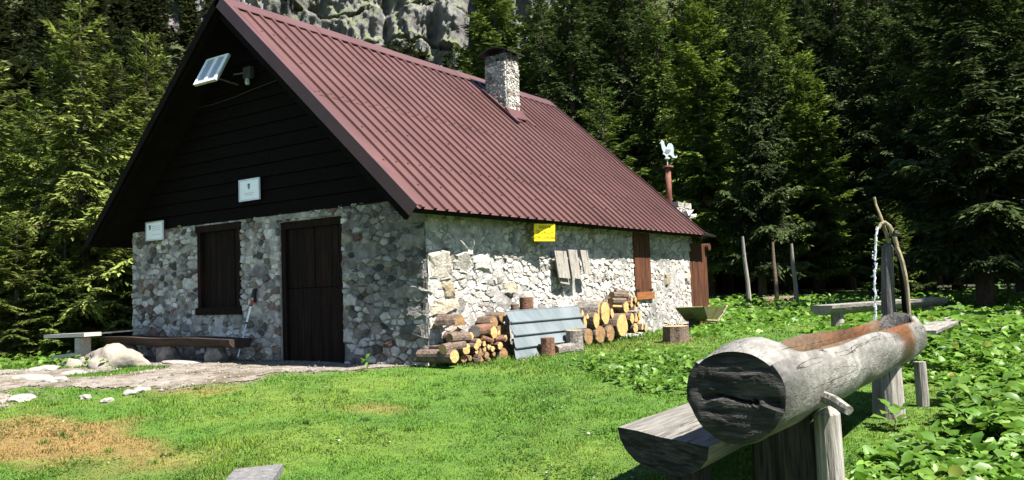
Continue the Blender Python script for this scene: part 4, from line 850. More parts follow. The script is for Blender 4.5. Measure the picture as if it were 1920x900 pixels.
# ------------------------------------------------------------------ log trough fountain
TX, TY0, TY1 = 5.08, -3.78, .50
tr = thing('log_trough', 'hollowed grey log water trough on posts with blackened near end', 'trough', (TX, -1.6, -.35))
NY, NA = 96, 48; V = []; TI = []; MI = []
def rc(y): return .240 - .026 * (y - TY0) / (TY1 - TY0), .345 - .010 * (y - TY0) / (TY1 - TY0)
for i in range(NY):
    t = i / (NY - 1); y = TY0 + (TY1 - TY0) * t; r, zc = rc(y)
    w = float(sstep(.34, .50, y - TY0) * (1 - sstep(-.30, -.20, y - TY1)))   # hollow
    endr = 1 - .035 * (1 - float(sstep(0, .03, y - TY0))) - .16 * (1 - float(sstep(0, .10, TY1 - y)))
    flat = 1 - .16 * (1 - float(sstep(.0, .20, y - TY0)))
    ra, la = math.radians(38), math.radians(142)          # rim angles
    for k in range(NA):
        if k < 28:                                        # outer skin, left rim -> underneath -> right rim
            a = la + (2 * math.pi + ra - la) * k / 27; q = np.array((math.cos(a), math.sin(a))) * r
        else:                                             # top, right rim -> left rim
            f = (k - 27) / 21; a = ra + (la - ra) * f; top = np.array((math.cos(a), math.sin(a) * (flat if y < TY0 + .5 else 1))) * r
            xr = math.cos(ra) * r; th = .045 / xr
            g_ = np.clip((f - th) / (1 - 2 * th), 0, 1); b = math.radians(-4) - (math.pi - math.radians(8)) * g_
            bas = np.array((math.cos(b) * (xr - .045), math.sin(ra) * r - .02 + math.sin(b) * .21))
            if f < th: bas = np.array((xr - f * xr * 1.0, math.sin(ra) * r))
            if f > 1 - th: bas = np.array((-xr + (1 - f) * xr, math.sin(la) * r))
            wv = float(sstep(-.0, .5, w)) if True else w
            q = top * (1 - w) + bas * w
        q = q * endr
        n1 = fbm(q[0] * 7, y * 1.6, q[1] * 7, 90, 3) * .010 + fbm(q[0] * 30, y * 2.5, q[1] * 30, 93, 2) * .0035
        rad = np.linalg.norm(q) + 1e-6; q = q * (1 + n1 / rad * (1 if k < 28 else .4))
        x, z = TX + q[0], zc + q[1]
        # left rim runs wavy, right rim worn lower in the middle
        if w > .5 and k in (0, 1, 2, 45, 46, 47): z += .022 * math.sin(y * 2.6 + .5)
        if w > .5 and 25 <= k <= 30: z += -.03 * math.exp(-((y + .9) / .5) ** 2) + .012 * math.sin(y * 3.1)
        V.append((x, y, z))
        # stains: algae rust near the spout, damp inside, soot at the near end
        tt = np.array((1.0, 1.0, .99))
        inn = float(28 < k < 47) * w
        tt = tt * (1 - inn) + np.array((.52, .34, .20)) * inn
        nn_ = float(vn(y * 6, k * .5, 0, 95))
        side = 23 <= k <= 30
        rz = math.exp(-((y + .52 + .10 * nn_) / .30) ** 4) * (1 if k >= 22 else float(sstep(15, 22, k)))
        if k < 28: col = np.array((.62, .24, .06)) if k > 22 else np.array((.42, .30, .14))
        else: col = np.array((.60, .22, .06))
        rz = min(1, rz * (1.1 if k >= 20 else .75)); tt = tt * (1 - rz) + col * rz
        if k >= 40 or k <= 1:
            ins = w * math.exp(-((y + 1.05) / .75) ** 4) * .85; tt = tt * (1 - ins) + np.array((.40, .17, .06)) * ins
        sp = float(vn(y * 2.2, k * .22, 0, 96)); 
        if sp > .35 and k < 28: tt = tt * (1 - .5 * (sp - .35))
        tt = tt * (.78 + .30 * float(fbm(y * 1.6, k * .13, 0, 97, 3))) if k < 28 else tt * (.9 + .15 * float(vn(y * 2.0, k * .2, 0, 97)))
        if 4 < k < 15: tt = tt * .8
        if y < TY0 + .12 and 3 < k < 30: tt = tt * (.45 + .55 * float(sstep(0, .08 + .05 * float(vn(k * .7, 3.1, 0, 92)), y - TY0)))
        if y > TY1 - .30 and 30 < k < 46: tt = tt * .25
        TI.append(tuple(tt))
F = []
for i in range(NY - 1):
    for k in range(NA): F.append((i * NA + k, i * NA + (k + 1) % NA, (i + 1) * NA + (k + 1) % NA, (i + 1) * NA + k))
F = [f[::-1] for f in F]
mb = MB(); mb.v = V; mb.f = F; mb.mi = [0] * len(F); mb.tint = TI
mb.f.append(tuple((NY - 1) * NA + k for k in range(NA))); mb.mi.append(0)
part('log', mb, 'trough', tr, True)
# near end face, rough cut with a crack across it
mb = MB(); r, zc = rc(TY0); ring = [np.array(V[k]) for k in range(NA)]; cen = np.array((TX, TY0, zc)); RN = 30
vs = []
for j in range(RN + 1):
    f = 1 - j / RN
    for k in range(NA):
        p = cen + (ring[k] - cen) * f; u, v = (p[0] - TX) / r, (p[2] - zc) / r
        d = .004 * fbm(u * 2.2, v * 14, 0, 98, 3) + .005 * float(vn(u * 1.3, v * 3.2 + u * .6, 0, 99))
        cl_ = v + .07 * u + .03 * math.sin(u * 7) + .10; d += .045 * max(0, 1 - abs(cl_) / .03) - .016 * float(sstep(0, .06, -cl_)) + .02 * float(sstep(.35, 1.0, v)) * 1.0
        vs.append((p[0], TY0 + (d + .0) * min(1, (1 - f) * 8) - .001, p[2]))
mb.add(vs, [(j * NA + k, (j + 1) * NA + k, (j + 1) * NA + (k + 1) % NA, j * NA + (k + 1) % NA) for j in range(RN) for k in range(NA)])
part('end_face', mb, 'endgrain', tr)
mb = MB(); wz = .335; mb.add([(TX - .155, TY0 + .5, wz), (TX + .155, TY0 + .5, wz), (TX + .155, TY1 - .26, wz), (TX - .155, TY1 - .26, wz)], [(0, 1, 2, 3)]); part('water_surface', mb, 'pool', tr)
a, b = np.array(atX(1540, 742, TX + .20)), np.array(atX(1592, 770, TX + .36))
part('peg', MB().tube([a, a + (b - a) * .5 + np.array((0, 0, .008)), b], [.030, .033, .026], 9, 0, None, .08), 'greywoodv', tr)
for (y, x0, w, hgt_, lab) in ((-2.95, TX + .02, .135, .19, None), (-.42, TX + .02, .12, .16, None)):
    g = float(gz(x0, y)); r, zc = rc(y)
    mb = MB().tube([(x0, y, g - .15), (x0, y, g + .2), (x0, y, zc - .12)], [w * 1.1, w, w * .95], 14, 0, None, .10); part('post', mb, 'shaded_post' if y < -2 else 'greywoodv', tr)
mb = MB().tube([(TX + .215, -3.05, -.8), (TX + .22, -3.05, -.1), (TX + .215, -3.05, .16), (TX + .20, -3.05, .19)], [.075, .07, .068, .045], 12, 0, None, .10); part('side_stake', mb, 'greywoodv', tr)
mb = MB().tube([(TX - .14, -3.0, -.8), (TX - .13, -3.0, .14)], [.08, .07], 12, 0, None, .10); part('side_stake', mb, 'shaded_post', tr)
mb = MB().tube([(TX + .21, .02, -.6), (TX + .20, .02, .15)], [.05, .045], 10, 0, None, .10); part('side_stake', mb, 'greywoodv', tr)
# spout: post, bent wooden pipe and water
sp = thing('water_spout', 'upright dark post carrying bent wooden pipe that pours into the trough', 'fountain spout', (5.02, .36, .5))
mb = MB().tube([(5.00, .36, .46), (5.01, .36, .75), (5.02, .36, 1.0), (5.03, .36, 1.12), (5.035, .36, 1.15)], [.068, .058, .052, .05, .025], 12, 0, None, .08); part('post', mb, mat('dark_post', (.03, .028, .026), (.16, .15, .14), 5, stretch=(9, 9, .7), bump=.6, bscale=8, rough=.7), sp)
mb = MB().tube([(5.15, .38, .45), (5.14, .38, .8), (5.115, .38, 1.06)], [.036, .032, .02], 8, 0, None, .1); part('brace', mb, 'darkwood', sp)
arc = [(4.985, .26, 1.285), (5.0, .28, 1.32), (5.03, .30, 1.335), (5.065, .31, 1.30), (5.095, .32, 1.22), (5.11, .33, 1.13), (5.112, .33, 1.06)]
part('upper_pipe', MB().tube(arc, [.015, .017, .018, .019, .019, .018, .017], 9, 0, None, .06), 'pipe', sp)
arc = [(5.105, .33, 1.11), (5.125, .33, 1.06), (5.145, .33, .98), (5.162, .33, .86), (5.172, .33, .74), (5.175, .33, .5), (5.175, .33, .1)]
part('lower_pipe', MB().tube(arc, [.023, .02, .019, .018, .016, .015, .015], 9, 0, None, .06), 'pipe', sp)
part('branch_stub', MB().tube([(5.05, .34, 1.15), (5.02, .33, 1.28), (5.0, .32, 1.38), (4.965, .31, 1.50), (4.958, .30, 1.565)], [.017, .015, .014, .011, .013], 8, 0, None, .1), 'pipe', sp)
part('tie_wire', MB().tube([(5.09, .30, 1.235), (5.12, .35, 1.225)], .026, 8), 'black', sp)
pts = []; rad = []
for k in range(46):
    t = k / 45; x = 4.985 - .045 * t ** .6 - .012 * t; y = .26 - .10 * t ** .6; z = 1.29 + .015 * math.sin(t * 3) * (1 - t) - .94 * t ** 1.35
    pts.append((x + random.gauss(0, .0018) * (1 + 2 * t), y + random.gauss(0, .0018), z)); rad.append(.0105 * (1 - .2 * t) * random.uniform(.92, 1.08))
mb = MB().tube(pts, rad, 8)
for k in range(60):
    t = random.random() ** .6; i = int(t * 45); p = np.array(pts[i]) + np.array((random.gauss(0, .014), random.gauss(0, .014), random.gauss(0, .02))) * (.4 + t); s = random.uniform(.003, .007)
    mb.tube([p - (0, 0, s * 1.6), p, p + np.array((0, 0, s * 1.6))], [s * .3, s, s * .3], 5)
solo('water_jet', mb, 'water', 'thin bright stream of water falling from bent pipe into the trough', 'water', base=(4.985, .26, .35), smooth=True)
# half-log bench beside the trough
hb = thing('half_log_bench', 'half-log bench with flat grey top at the foot of the trough', 'bench', (4.72, -2.8, -.4))
def half_log(mb, P0, P1, hw, dep, wav=.01, NS=14, K=11, skew=0.0):
    P0, P1 = np.array(P0, float), np.array(P1, float); ax = (P1 - P0) / np.linalg.norm(P1 - P0); sd_ = np.cross(ax, (0, 0, 1.0)); sd_ /= np.linalg.norm(sd_); o = len(mb.v); vs = []; top = []
    for i in range(NS):
        t = i / (NS - 1); c = P0 + (P1 - P0) * t
        for k in range(K):
            a = math.pi * k / (K - 1); sk = -ax * (math.cos(a) * hw * skew * (1 - t))
            vs.append(c + sk + sd_ * (math.cos(a) * hw * (1 + wav * math.sin(i * 2.3 + k))) - np.array((0, 0, math.sin(a) * dep * (1 + wav * 2 * math.sin(i * 1.3 + k * 2)))))
        for k in range(1, 4):
            f = k / 4; sk = ax * ((1 - 2 * f) * hw * skew * (1 - t)); vs.append(c + sk - sd_ * (1 - 2 * f) * hw + np.array((0, 0, .004 * math.sin(i * 1.9 + k * 2.1))))
    R_ = K + 3
    fs = [(i * R_ + k, i * R_ + (k + 1) % R_, (i + 1) * R_ + (k + 1) % R_, (i + 1) * R_ + k) for i in range(NS - 1) for k in range(R_)]
    mi = [0] * len(fs); fs += [tuple(range(R_))[::-1], tuple(range((NS - 1) * R_, NS * R_))]; mi += [1, 1]
    n0 = len(mb.f); mb.add(vs, fs); mb.mi[n0:] = mi; return mb
pA, pB = np.array(atZ(1157, 801, .05)), np.array(atZ(1330, 838, .05)); Pn = (pA + pB) / 2; hw = (pB[0] - pA[0]) / 2
part('seat', half_log(MB(), (Pn[0], Pn[1], .05), (Pn[0] + .02, Pn[1] + 2.7, .06), hw, .20, .012, 16, 11, (pA[1] - pB[1]) / (pB[0] - pA[0]) * 1.0), ['benchwood', 'endgrain'], hb)
for y in (Pn[1] + .3, Pn[1] + 2.4):
    x0 = Pn[0] + .03; g = float(gz(x0, y)); part('post', MB().tube([(x0, y, g - .15), (x0, y, -.09)], [.13, .12], 12, 0, None, .08), 'shaded_post', hb)
# log table and bench behind the trough
tb = thing('log_table', 'weathered half-log table behind the spout at the meadow edge', 'table', (3.6, 7.6, 0))
part('top', half_log(MB(), (2.95, 6.2, .44), (4.25, 9.1, .46), .22, .16, .02), ['greywood', 'greycut'], tb)
for t in (.12, .9):
    p = np.array((2.95, 6.2)) + np.array((1.3, 2.9)) * t; part('leg', MB().tube([(p[0], p[1], -.1), (p[0], p[1], .32)], [.11, .10], 10, 0, None, .08), 'greywoodv', tb)
b2 = thing('log_bench', 'low half-log bench right of the log table behind the trough', 'bench', (4.85, 5, 0))
part('seat', half_log(MB(), (4.82, 3.3, .21), (4.88, 6.3, .23), .16, .12, .02), ['greywood', 'greycut'], b2)
for y in (3.7, 5.8): part('leg', MB().tube([(4.85, y, -.1), (4.85, y, .13)], [.10, .09], 10, 0, None, .08), 'greywoodv', b2)
# three poles and the log lying at their feet
for px, pt, pb, w, tx_, lab in ((1400, 445, 579, .055, 1389, 'leftmost and tallest of three bare weathered poles'), (1451, 455, 576, .050, 1446, 'darkest and middle of three bare weathered poles'), (1488, 458, 574, .055, 1481, 'rightmost of three bare weathered poles')):
    s = 24.0; x, y = polar(px, s); g = float(gz(x, y)); h = (pb - pt) * s / FPX; x1, y1 = polar(tx_ + 2, s)
    dx = (x1 - x) + .0; mb = MB().tube([(x, y, g - .2), (x + dx * .35 + .012, y, g + h * .35), (x + dx * .7 - .01, y, g + h * .7), (x + dx, y, g + h)], [w * 1.35, w * 1.1, w, w * .7], 9, 0, None, .12)
    solo('pole', mb, 'greywoodv' if 'dark' not in lab else 'bark', lab, 'pole', 'three bare poles in the meadow', base=(x, y, g))
a, b = polar(1422, 24.8), polar(1484, 25.2)
log_between((a[0], a[1], float(gz(*a)) + .13), (b[0], b[1], float(gz(*b)) + .13), .13, 'dark log lying in leaves behind the poles', ('bark', 'endgrain'), None, 12, .05, 'log', 'fallen_log')
# plank in the lawn at the lower frame edge, slab in the leaves
c = [np.array(atZ(440, 879, -.26)), np.array(atZ(531, 869, -.26))]; dn = np.array((.42, -.50, -.05)); dn2 = dn
mb = MB()
for k in range(1):
    f0, f1 = 0, 1; p0 = c[0] + (c[1] - c[0]) * f0; p1 = c[0] + (c[1] - c[0]) * f1
    if k == 0: mb.prism([p0 + dn * .03, p0 + dn * 0 + (c[1] - c[0]) * .03, p1, p1 + dn, p0 + dn], (0, 0, -.06))
    else: mb.prism([p0, p1, p1 + dn, p0 + dn], (0, 0, -.06))
pk = solo('plank_slab', mb, mat('grey_plank', (.10, .10, .10), (.21, .205, .20), 5, stretch=(6, 6, 1), bump=.6, bscale=9, rough=.85), 'weathered grey plank end lying in the lawn at lower edge', 'plank')
q = atZ(1792, 838, -.22)
solo('flat_stone', boulder(MB(), (q[0], q[1], -.26), (.16, .12, .05), 55, 2, .2), mat('slate', (.10, .095, .10), (.2, .19, .2), 8, bump=.5), 'dark grey flat stone lying among the broad leaves', 'stone')
solo('fallen_plank', MB().prism([(1.0, 10.6, .05), (1.5, 11.6, .06), (1.43, 11.65, .06), (.93, 10.65, .05)], (0, 0, .03)), 'palewood', 'pale strip of wood lying in the leafy meadow near the poles', 'plank')
# ------------------------------------------------------------------ conifers: tapered trunk with limbs, crown of many needle sprays
def spruce_geo(seed, H, R, base, nwh, bpw, bl, bw, dens, droop=.25, col=((.040, .058, .013), (.085, .105, .024)), ragged=.25, hang=.35, twl=.30):
    rg = np.random.default_rng(seed); Vs = []; Ts = []; limbs = []
    for i in range(nwh):
        t = (i + rg.uniform(-.3, .3)) / nwh; t = min(max(t, 0), 1); z0 = base + (H * .985 - base) * t
        n = max(3, int(bpw * (1 - .35 * t) + rg.uniform(-.8, .8))); a0 = rg.uniform(0, 6.28)
        for j in range(n):
            az_ = a0 + j * 6.283 / n + rg.uniform(-.35, .35)
            L = R * ((1 - t) ** .82) * rg.uniform(1 - ragged, 1 + ragged * .7) + .02 * R + .10 * R * (t > .9) * 0
            if t < .12: L *= rg.uniform(.5, 1.0)
            sl = -droop - .25 * (1 - t) + 1.25 * t ** 2.2 + rg.uniform(-.12, .12); cv = .22 + .15 * rg.random() + droop * .4
            d = np.array((math.cos(az_), math.sin(az_), 0.0)); sd_ = np.array((-d[1], d[0], 0.0))
            P = lambda u: np.outer(u, d) * L + np.outer(sl * u + cv * u ** 2.2, (0, 0, 1.0)) * L + np.array((0, 0, z0))
            limbs.append((P(np.array([0, .35, .7])), .012 * L + .006 * H / 8))
            bt = rg.uniform(.55, 1.25); mixb = np.clip(rg.normal(.45, .25), 0, 1)
            nt = max(3, int(L * dens)); u = np.linspace(.10, 1.0, nt) + rg.uniform(-.03, .03, nt); u = np.clip(u, .06, 1.02)
            for sgn in (-1, 1, 0):
                uu = u if sgn else np.array([.98, .85, .7])
                tl = (twl * L * (1.08 - .85 * uu) + .06 * R) * rg.uniform(.7, 1.25, len(uu))
                fw = rg.uniform(.45, .8, len(uu)) if sgn else np.ones(len(uu))
                td = d[None] * fw[:, None] + sd_[None] * (sgn * np.sqrt(1 - fw ** 2))[:, None]
                td[:, 2] += sl * .5 + cv * uu - hang * rg.uniform(.3, 1.3, len(uu)) * (1 - t * .8)
                m = max(2, int(np.ceil(tl.max() / (bl * .42))))
                s = (np.arange(m)[None] + rg.uniform(0, .9, (len(uu), m))) / m
                pos = P(uu)[:, None, :] + td[:, None, :] * (tl[:, None] * s)[..., None]
                pos[..., 2] -= (hang * .35) * (tl[:, None] * s ** 2)
                side = np.cross(td, (0, 0, 1.0)); side /= np.linalg.norm(side, axis=1)[:, None] + 1e-6
                k = rg.choice([-1, 1], s.shape) * rg.uniform(.15, .75, s.shape)
                bd = td[:, None, :] * np.sqrt(np.maximum(0, 1 - k ** 2))[..., None] + side[:, None, :] * k[..., None]; bd[..., 2] += rg.normal(-.10 - hang * .35, .22, s.shape)
                bd /= np.linalg.norm(bd, axis=-1)[..., None] + 1e-6
                wv = np.cross(bd, rg.normal(0, .38, bd.shape) + np.array((0, 0, 1.0))); wv /= np.linalg.norm(wv, axis=-1)[..., None] + 1e-6
                le = bl * rg.uniform(.6, 1.3, s.shape)[..., None]; wi = bw * rg.uniform(.7, 1.3, s.shape)[..., None] * .5
                q = np.stack([pos - bd * le * .15, pos + bd * le * .4 + wv * wi, pos + bd * le, pos + bd * le * .4 - wv * wi], -2).reshape(-1, 4, 3)
                c = np.array(col[0]) * (1 - mixb) + np.array(col[1]) * mixb
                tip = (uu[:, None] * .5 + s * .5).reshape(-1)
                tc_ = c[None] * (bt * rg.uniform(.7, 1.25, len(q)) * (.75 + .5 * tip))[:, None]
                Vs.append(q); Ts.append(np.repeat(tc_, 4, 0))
    V = np.concatenate(Vs).reshape(-1, 3); T = np.concatenate(Ts); F = np.arange(len(V)).reshape(-1, 4)
    return V, F, T, limbs
def tree_meshes(seed, H, R, base, nwh, bpw, bl, bw, dens, limb=True, **kw):
    V, F, T, limbs = spruce_geo(seed, H, R, base, nwh, bpw, bl, bw, dens, **kw)
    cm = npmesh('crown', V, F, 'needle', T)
    rt = .012 * H + .02; mb = MB().tube([(0, 0, -.6), (0, 0, .1), (.01 * H * .1, 0, H * .3), (0, .004 * H, H * .65), (0, 0, H * .985)], [rt * 1.45, rt * 1.15, rt * .8, rt * .42, .01], 9, 0, None, .06)
    if limb:
        for P, r in limbs: mb.tube(list(P), [r, r * .7, r * .35], 4)
    return mb.mesh('trunk', 'trunk'), cm
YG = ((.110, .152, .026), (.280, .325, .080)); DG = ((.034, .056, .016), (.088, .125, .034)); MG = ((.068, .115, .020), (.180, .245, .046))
KIND = {}
def kind(k, H, *a, **kw): KIND[k] = (H, *tree_meshes(*([a[0], H] + list(a[1:])), **kw))
kind('young_a', 8.0, 101, 2.0, .2, 20, 6, .17, .060, 17, col=YG, droop=.34, hang=.5, ragged=.3, twl=.36)
kind('young_b', 8.0, 102, 1.75, .2, 20, 6, .16, .056, 17, col=YG, droop=.12, hang=.32, twl=.34)
kind('young_c', 8.0, 103, 1.85, .15, 21, 6, .16, .056, 16, col=MG, droop=.2, hang=.38, twl=.34)
kind('tall_a', 20.0, 104, 3.2, 2.4, 33, 6, .30, .10, 10, col=MG, droop=.32, hang=.55, ragged=.35, twl=.34)
kind('tall_b', 20.0, 105, 2.9, 2.4, 35, 6, .28, .095, 10, col=DG, droop=.38, hang=.6, ragged=.35, twl=.34)
kind('tall_c', 20.0, 106, 3.1, 2.4, 32, 6, .30, .10, 10, col=((.095, .150, .020), (.230, .310, .050)), droop=.24, hang=.45, ragged=.3, twl=.34)
for k in range(4): kind('hill_%d' % k, 14.0, 110 + k, 2.1, .5, 26, 6, .62, .21, 3.2, False, col=((.026, .038, .014), (.060, .076, .026)) if k % 2 else ((.034, .046, .014), (.076, .088, .028)), droop=.25, hang=.4, ragged=.35)
def tree(k, x, y, h, label, group, wide=1.0, rot=None, lean=(0, 0), z=None):
    H, tm, cm = KIND[k]; g = float(gz(x, y)) if z is None else z; s = h / H
    o = thing('spruce_tree', label, 'tree', (x, y, g), group); o.scale = (s * wide, s * wide, s); o.rotation_euler = (lean[0], lean[1], random.uniform(0, 6.28) if rot is None else rot)
    link('trunk', tm, o); link('crown', cm, o); return o
def ptree(k, px, s, topy, label, group, wide=1.0, **kw):
    x, y = polar(px, s); g = float(gz(x, y)); zt = (CAM + ray(px, topy) * s)[2]; return tree(k, x, y, zt - g, label, group, wide, **kw)
GL, GR = 'spruces left of the cabin', 'spruces behind and right of the cabin'
ptree('young_a', 150, 15.0, -25, 'tall sunlit yellow green spruce left of the cabin with drooping branches', GL, 1.05)
ptree('young_b', 276, 17.5, 48, 'sunlit spruce with bare pointed tip just left of the gable', GL, 1.0)
ptree('young_a', -40, 15.5, 70, 'yellow green spruce cut by the left frame edge', GL, 1.1)
ptree('young_c', 66, 18.5, 170, 'shorter spruce between frame edge and the tall sunlit one', GL, 1.15)
ptree('young_c', 205, 16.8, 235, 'low dark spruce behind the plank bench', GL, 1.3)
ptree('young_b', 30, 13.8, 395, 'small low spruce at the turf edge near left frame border', GL, 1.5)
ptree('young_c', 120, 14.2, 420, 'small shaded spruce right behind the turf edge left of plank bench', GL, 1.5)
ptree('young_a', 228, 14.6, 400, 'small spruce with grey drooping twigs beside the cabin corner', GL, 1.5)
ptree('young_b', 330, 21, 130, 'spruce half hidden behind the left roof edge', GL, 1.2)
R_ = [('young_c', 1140, 25, 150, 1.25, 'small pointed spruce standing in front of dark ones behind the roof'), ('tall_b', 1085, 34, -90, 1.0, 'tall dark spruce right behind the chimney'), ('tall_b', 1032, 40, -40, .75, 'dark spruce rising left of the tall one behind the chimney'),
      ('tall_b', 1185, 39, -140, 1.0, 'dark tall spruce behind the small pointed one'), ('tall_c', 1328, 32, -70, 1.15, 'broad bright green spruce behind the weathercock'), ('tall_a', 1250, 36, -30, 1.0, 'green spruce left of the broad bright one'),
      ('tall_b', 1425, 29.5, -40, .95, 'dark spruce with black trunk behind the leftmost pole'), ('tall_c', 1528, 32, 85, 1.25, 'lower bright spruce with clear pointed top behind the poles'), ('tall_b', 1590, 40, -120, 1.05, 'dark tall spruce behind the bright pointed one'),
      ('tall_b', 1655, 35, -80, 1.1, 'dark spruce directly behind the water spout'), ('tall_b', 1740, 29, -130, 1.1, 'dark spruce between spout and the big trunk'), ('tall_b', 1840, 18.6, -260, 1.35, 'huge dark spruce with thick black trunk at right'),
      ('tall_b', 1910, 25, -200, 1.1, 'dark spruce cut by the right frame edge'), ('tall_a', 1985, 20, -300, 1.0, 'spruce whose branches enter at the right frame edge'), ('young_c', 1672, 25, 372, 1.5, 'small bright sapling glowing behind the water spout'), ('tall_b', 1790, 33, -100, 1.1, 'dark spruce behind the huge one at right'), ('tall_a', 1470, 38, -100, 1.0, 'spruce behind the dark trunk and left pole')]
for k, px, s, ty, w, lab in R_: ptree(k, px, s, ty, lab, GR, w)
DK = 'tall dark spruce in the closed wood behind the meadow'
for row, (s0, st) in enumerate(((46, 74), (56, 82))):
    for px in range(930 + row * 35, 2080, st): ptree(random.choice(('tall_a', 'tall_b', 'tall_b')), px + random.uniform(-22, 22), s0 + random.uniform(-4, 4), random.uniform(-150, 40), DK, 'closed wood behind the meadow', 1.15)
for px in range(-160, 420, 66): ptree(random.choice(('young_c', 'tall_b')), px + random.uniform(-18, 18), 27 + random.uniform(-3, 4), random.uniform(190, 300), 'dark spruce in the shaded wood behind the left sunlit trees', 'shaded wood left of the cabin', 1.3)
# trees standing outside the frame on the right: their shade falls on the right-hand wood and the meadow edge
for x, y, h in ((11.5, 8.6, 12), (13.5, 11.5, 14), (16.5, 15.5, 16), (13.5, 18.5, 15), (16, 20, 22), (19, 24, 22), (12.5, 23, 20), (17, 29, 22), (10.0, 27.5, 19), (20, 18, 24), (14.5, 34, 22)):
    tree(random.choice(('tall_a', 'tall_b')), x, y, h, 'tall spruce standing outside the right frame edge', 'spruces shading the meadow edge from the right', 1.15)
# --- hillside trees, each its own
def hill_tree(px, d, group, label, h=None):
    a = math.atan((px - 960) / FPX); x, y = hxy(a, d); z = float(hillz(np.array(a), np.array(d)))
    tree('hill_%d' % random.randrange(4), float(x), float(y), h or random.uniform(9, 16), label, group, random.uniform(.85, 1.15), None, (0, 0), z - .3)
cnt = 0
OPEN = [(246, 84, 11), (328, 48, 20)]
def covers(px, d, h):
    a = math.atan((px - 960) / FPX); x, y = hxy(a, d); z = float(hillz(np.array(a), np.array(d)))
    v = np.array((float(x), float(y), z + h * .5)) - CAM; dp = v @ FWD; X_, Y_ = 960 + FPX * (v @ RGT) / dp, 450 - FPX * (v @ UPV) / dp; hh = h * .5 * FPX / dp
    return any(abs(X_ - ox) < r and oy - r < Y_ + hh and Y_ - hh < oy + r for ox, oy, r in OPEN)
while cnt < 150:
    px, d, h = random.uniform(-90, 470), 52 + 120 * random.random() ** .8, random.uniform(9, 15)
    if covers(px, d, h): continue
    hill_tree(px, d, 'spruces on the left hillside', 'dark spruce in the wood covering the left hillside', h); cnt += 1
for k in range(46): hill_tree(random.uniform(620, 900), random.uniform(62, 92), 'spruces below the cliff', 'spruce on the slope at the foot of the grey cliff', random.uniform(8, 13))
for px, py_top, d in ((672, 55, 112), (700, 62, 108), (735, 68, 104), (757, 62, 106), (780, 58, 100), (800, 75, 96), (850, 88, 98), (880, 74, 92), (908, 110, 90), (640, 48, 118), (600, 36, 120), (930, 118, 96), (960, 100, 88)):
    a = math.atan((px - 960) / FPX); x, y = hxy(a, d); z = float(hillz(np.array(a), np.array(d))); zt = (CAM + ray(px, py_top) * d * math.cos(a))[2]
    tree('hill_%d' % random.randrange(4), float(x), float(y), max(6, zt - z), 'spruce whose tip stands out against the grey cliff', 'spruces below the cliff', 1.0, None, (0, 0), z - .3)
for k in range(14): hill_tree(random.uniform(1000, 1600), random.uniform(62, 130), 'spruces on the right hillside', 'spruce high on the hillside above the meadow wood')
# --- the far wood that nobody could count: one mass
Vs = []; Ts = []
rg = np.random.default_rng(5); bV, bF, bT, _ = spruce_geo(200, 13, 2.0, .5, 13, 5, 1.15, .42, 1.5, col=((.026, .038, .014), (.070, .082, .028)))
for k in range(620):
    a = rg.uniform(-.62, .62); d = 60 + 210 * rg.random() ** .7
    if math.radians(-20) < a < math.radians(3) and 75 < d < 175: continue
    px = 960 + FPX * math.tan(a)
    s = rg.uniform(.7, 1.2)
    if px < 480 and covers(px, d, 13 * s): continue
    x, y = hxy(a, d); z = float(hillz(np.array(a), np.array(d))); r = rg.uniform(0, 6.28); c, sn = math.cos(r), math.sin(r)
    q = bV * s; Vs.append(np.stack([q[:, 0] * c - q[:, 1] * sn + x, q[:, 0] * sn + q[:, 1] * c + y, q[:, 2] + z - .3], -1)); Ts.append(bT * rg.uniform(.7, 1.25))
V = np.concatenate(Vs); tag(link('distant_forest', npmesh('distant_forest', V, np.arange(len(V)).reshape(-1, 4), 'needle', np.concatenate(Ts))), kind='stuff')
# boulders on the hillside
for px, py, wpx, lab in ((328, 46, 46, 'large pale boulder on the upper left hillside near the roof'), (246, 82, 34, 'smaller pale boulder on the left hillside left of the large one'), (388, 3, 44, 'pale rock outcrop beside the roof peak on the hillside')):
    a = math.atan((px - 960) / FPX)
    for d in np.arange(60, 260, .5):
        x, y = hxy(a, d); z = float(hillz(np.array(a), np.array(d)))
        if z >= (CAM + ray(px, py) * d * math.cos(a))[2]: break
    r = wpx / 2 * d / FPX
    solo('boulder', boulder(MB(), (float(x), float(y), z), (r, r * .8, r * 1.1), px, 3, .45), mat('hill_rock', (.10, .095, .09), (.24, .22, .205), .5, bump=.8, bscale=1.2), lab, 'rock')

# ------------------------------------------------------------------ lawn
def inpoly(x, y, P): return sdpoly(x, y, np.array(P)) > 0
PATCH = [(1.7, .75), (2.3, 1.9), (3.2, 1.0), (3.75, -.35), (3.0, -.65), (2.5, -.15)]
def leafmask(x, y):
    x = np.asarray(x, float); y = np.asarray(y, float); n = .35 * fbm(x * .9, y * .9, 0, 120, 3)
    a = sstep(-.2, .25, x - np.where(y < 1, 5.42, np.where(y < 3.5, 4.3, 3.5)) + n)
    b = sstep(-.6, .6, y - 8.6 + n * 2 - .12 * x); c = sstep(-.3, .5, y - 5.2 + n * 2) * sstep(-.2, .4, x + .1) * sstep(2.4, 1.6, x) * .75
    return np.maximum(np.maximum(a * (y > -6), b), c)
N = 330000
s = 1 / RNG.uniform(1 / 22, 1 / 4.6, N); pxs = RNG.uniform(-80, 2000, N)
x = CAM[0] + HF[0] * s + HR[0] * (pxs - 960) / FPX * s; y = CAM[1] + HF[1] * s + HR[1] * (pxs - 960) / FPX * s
dmk = dirtmask(x, y); keep = (dmk < .06 * RNG.random(N) ** 3 * 6 - .02) & ~((x < .02) & (x > -6.3) & (y > -.02) & (y < 9.0)) & (RNG.random(N) > leafmask(x, y) * .85)
x, y, s = x[keep], y[keep], s[keep]; n = len(x)
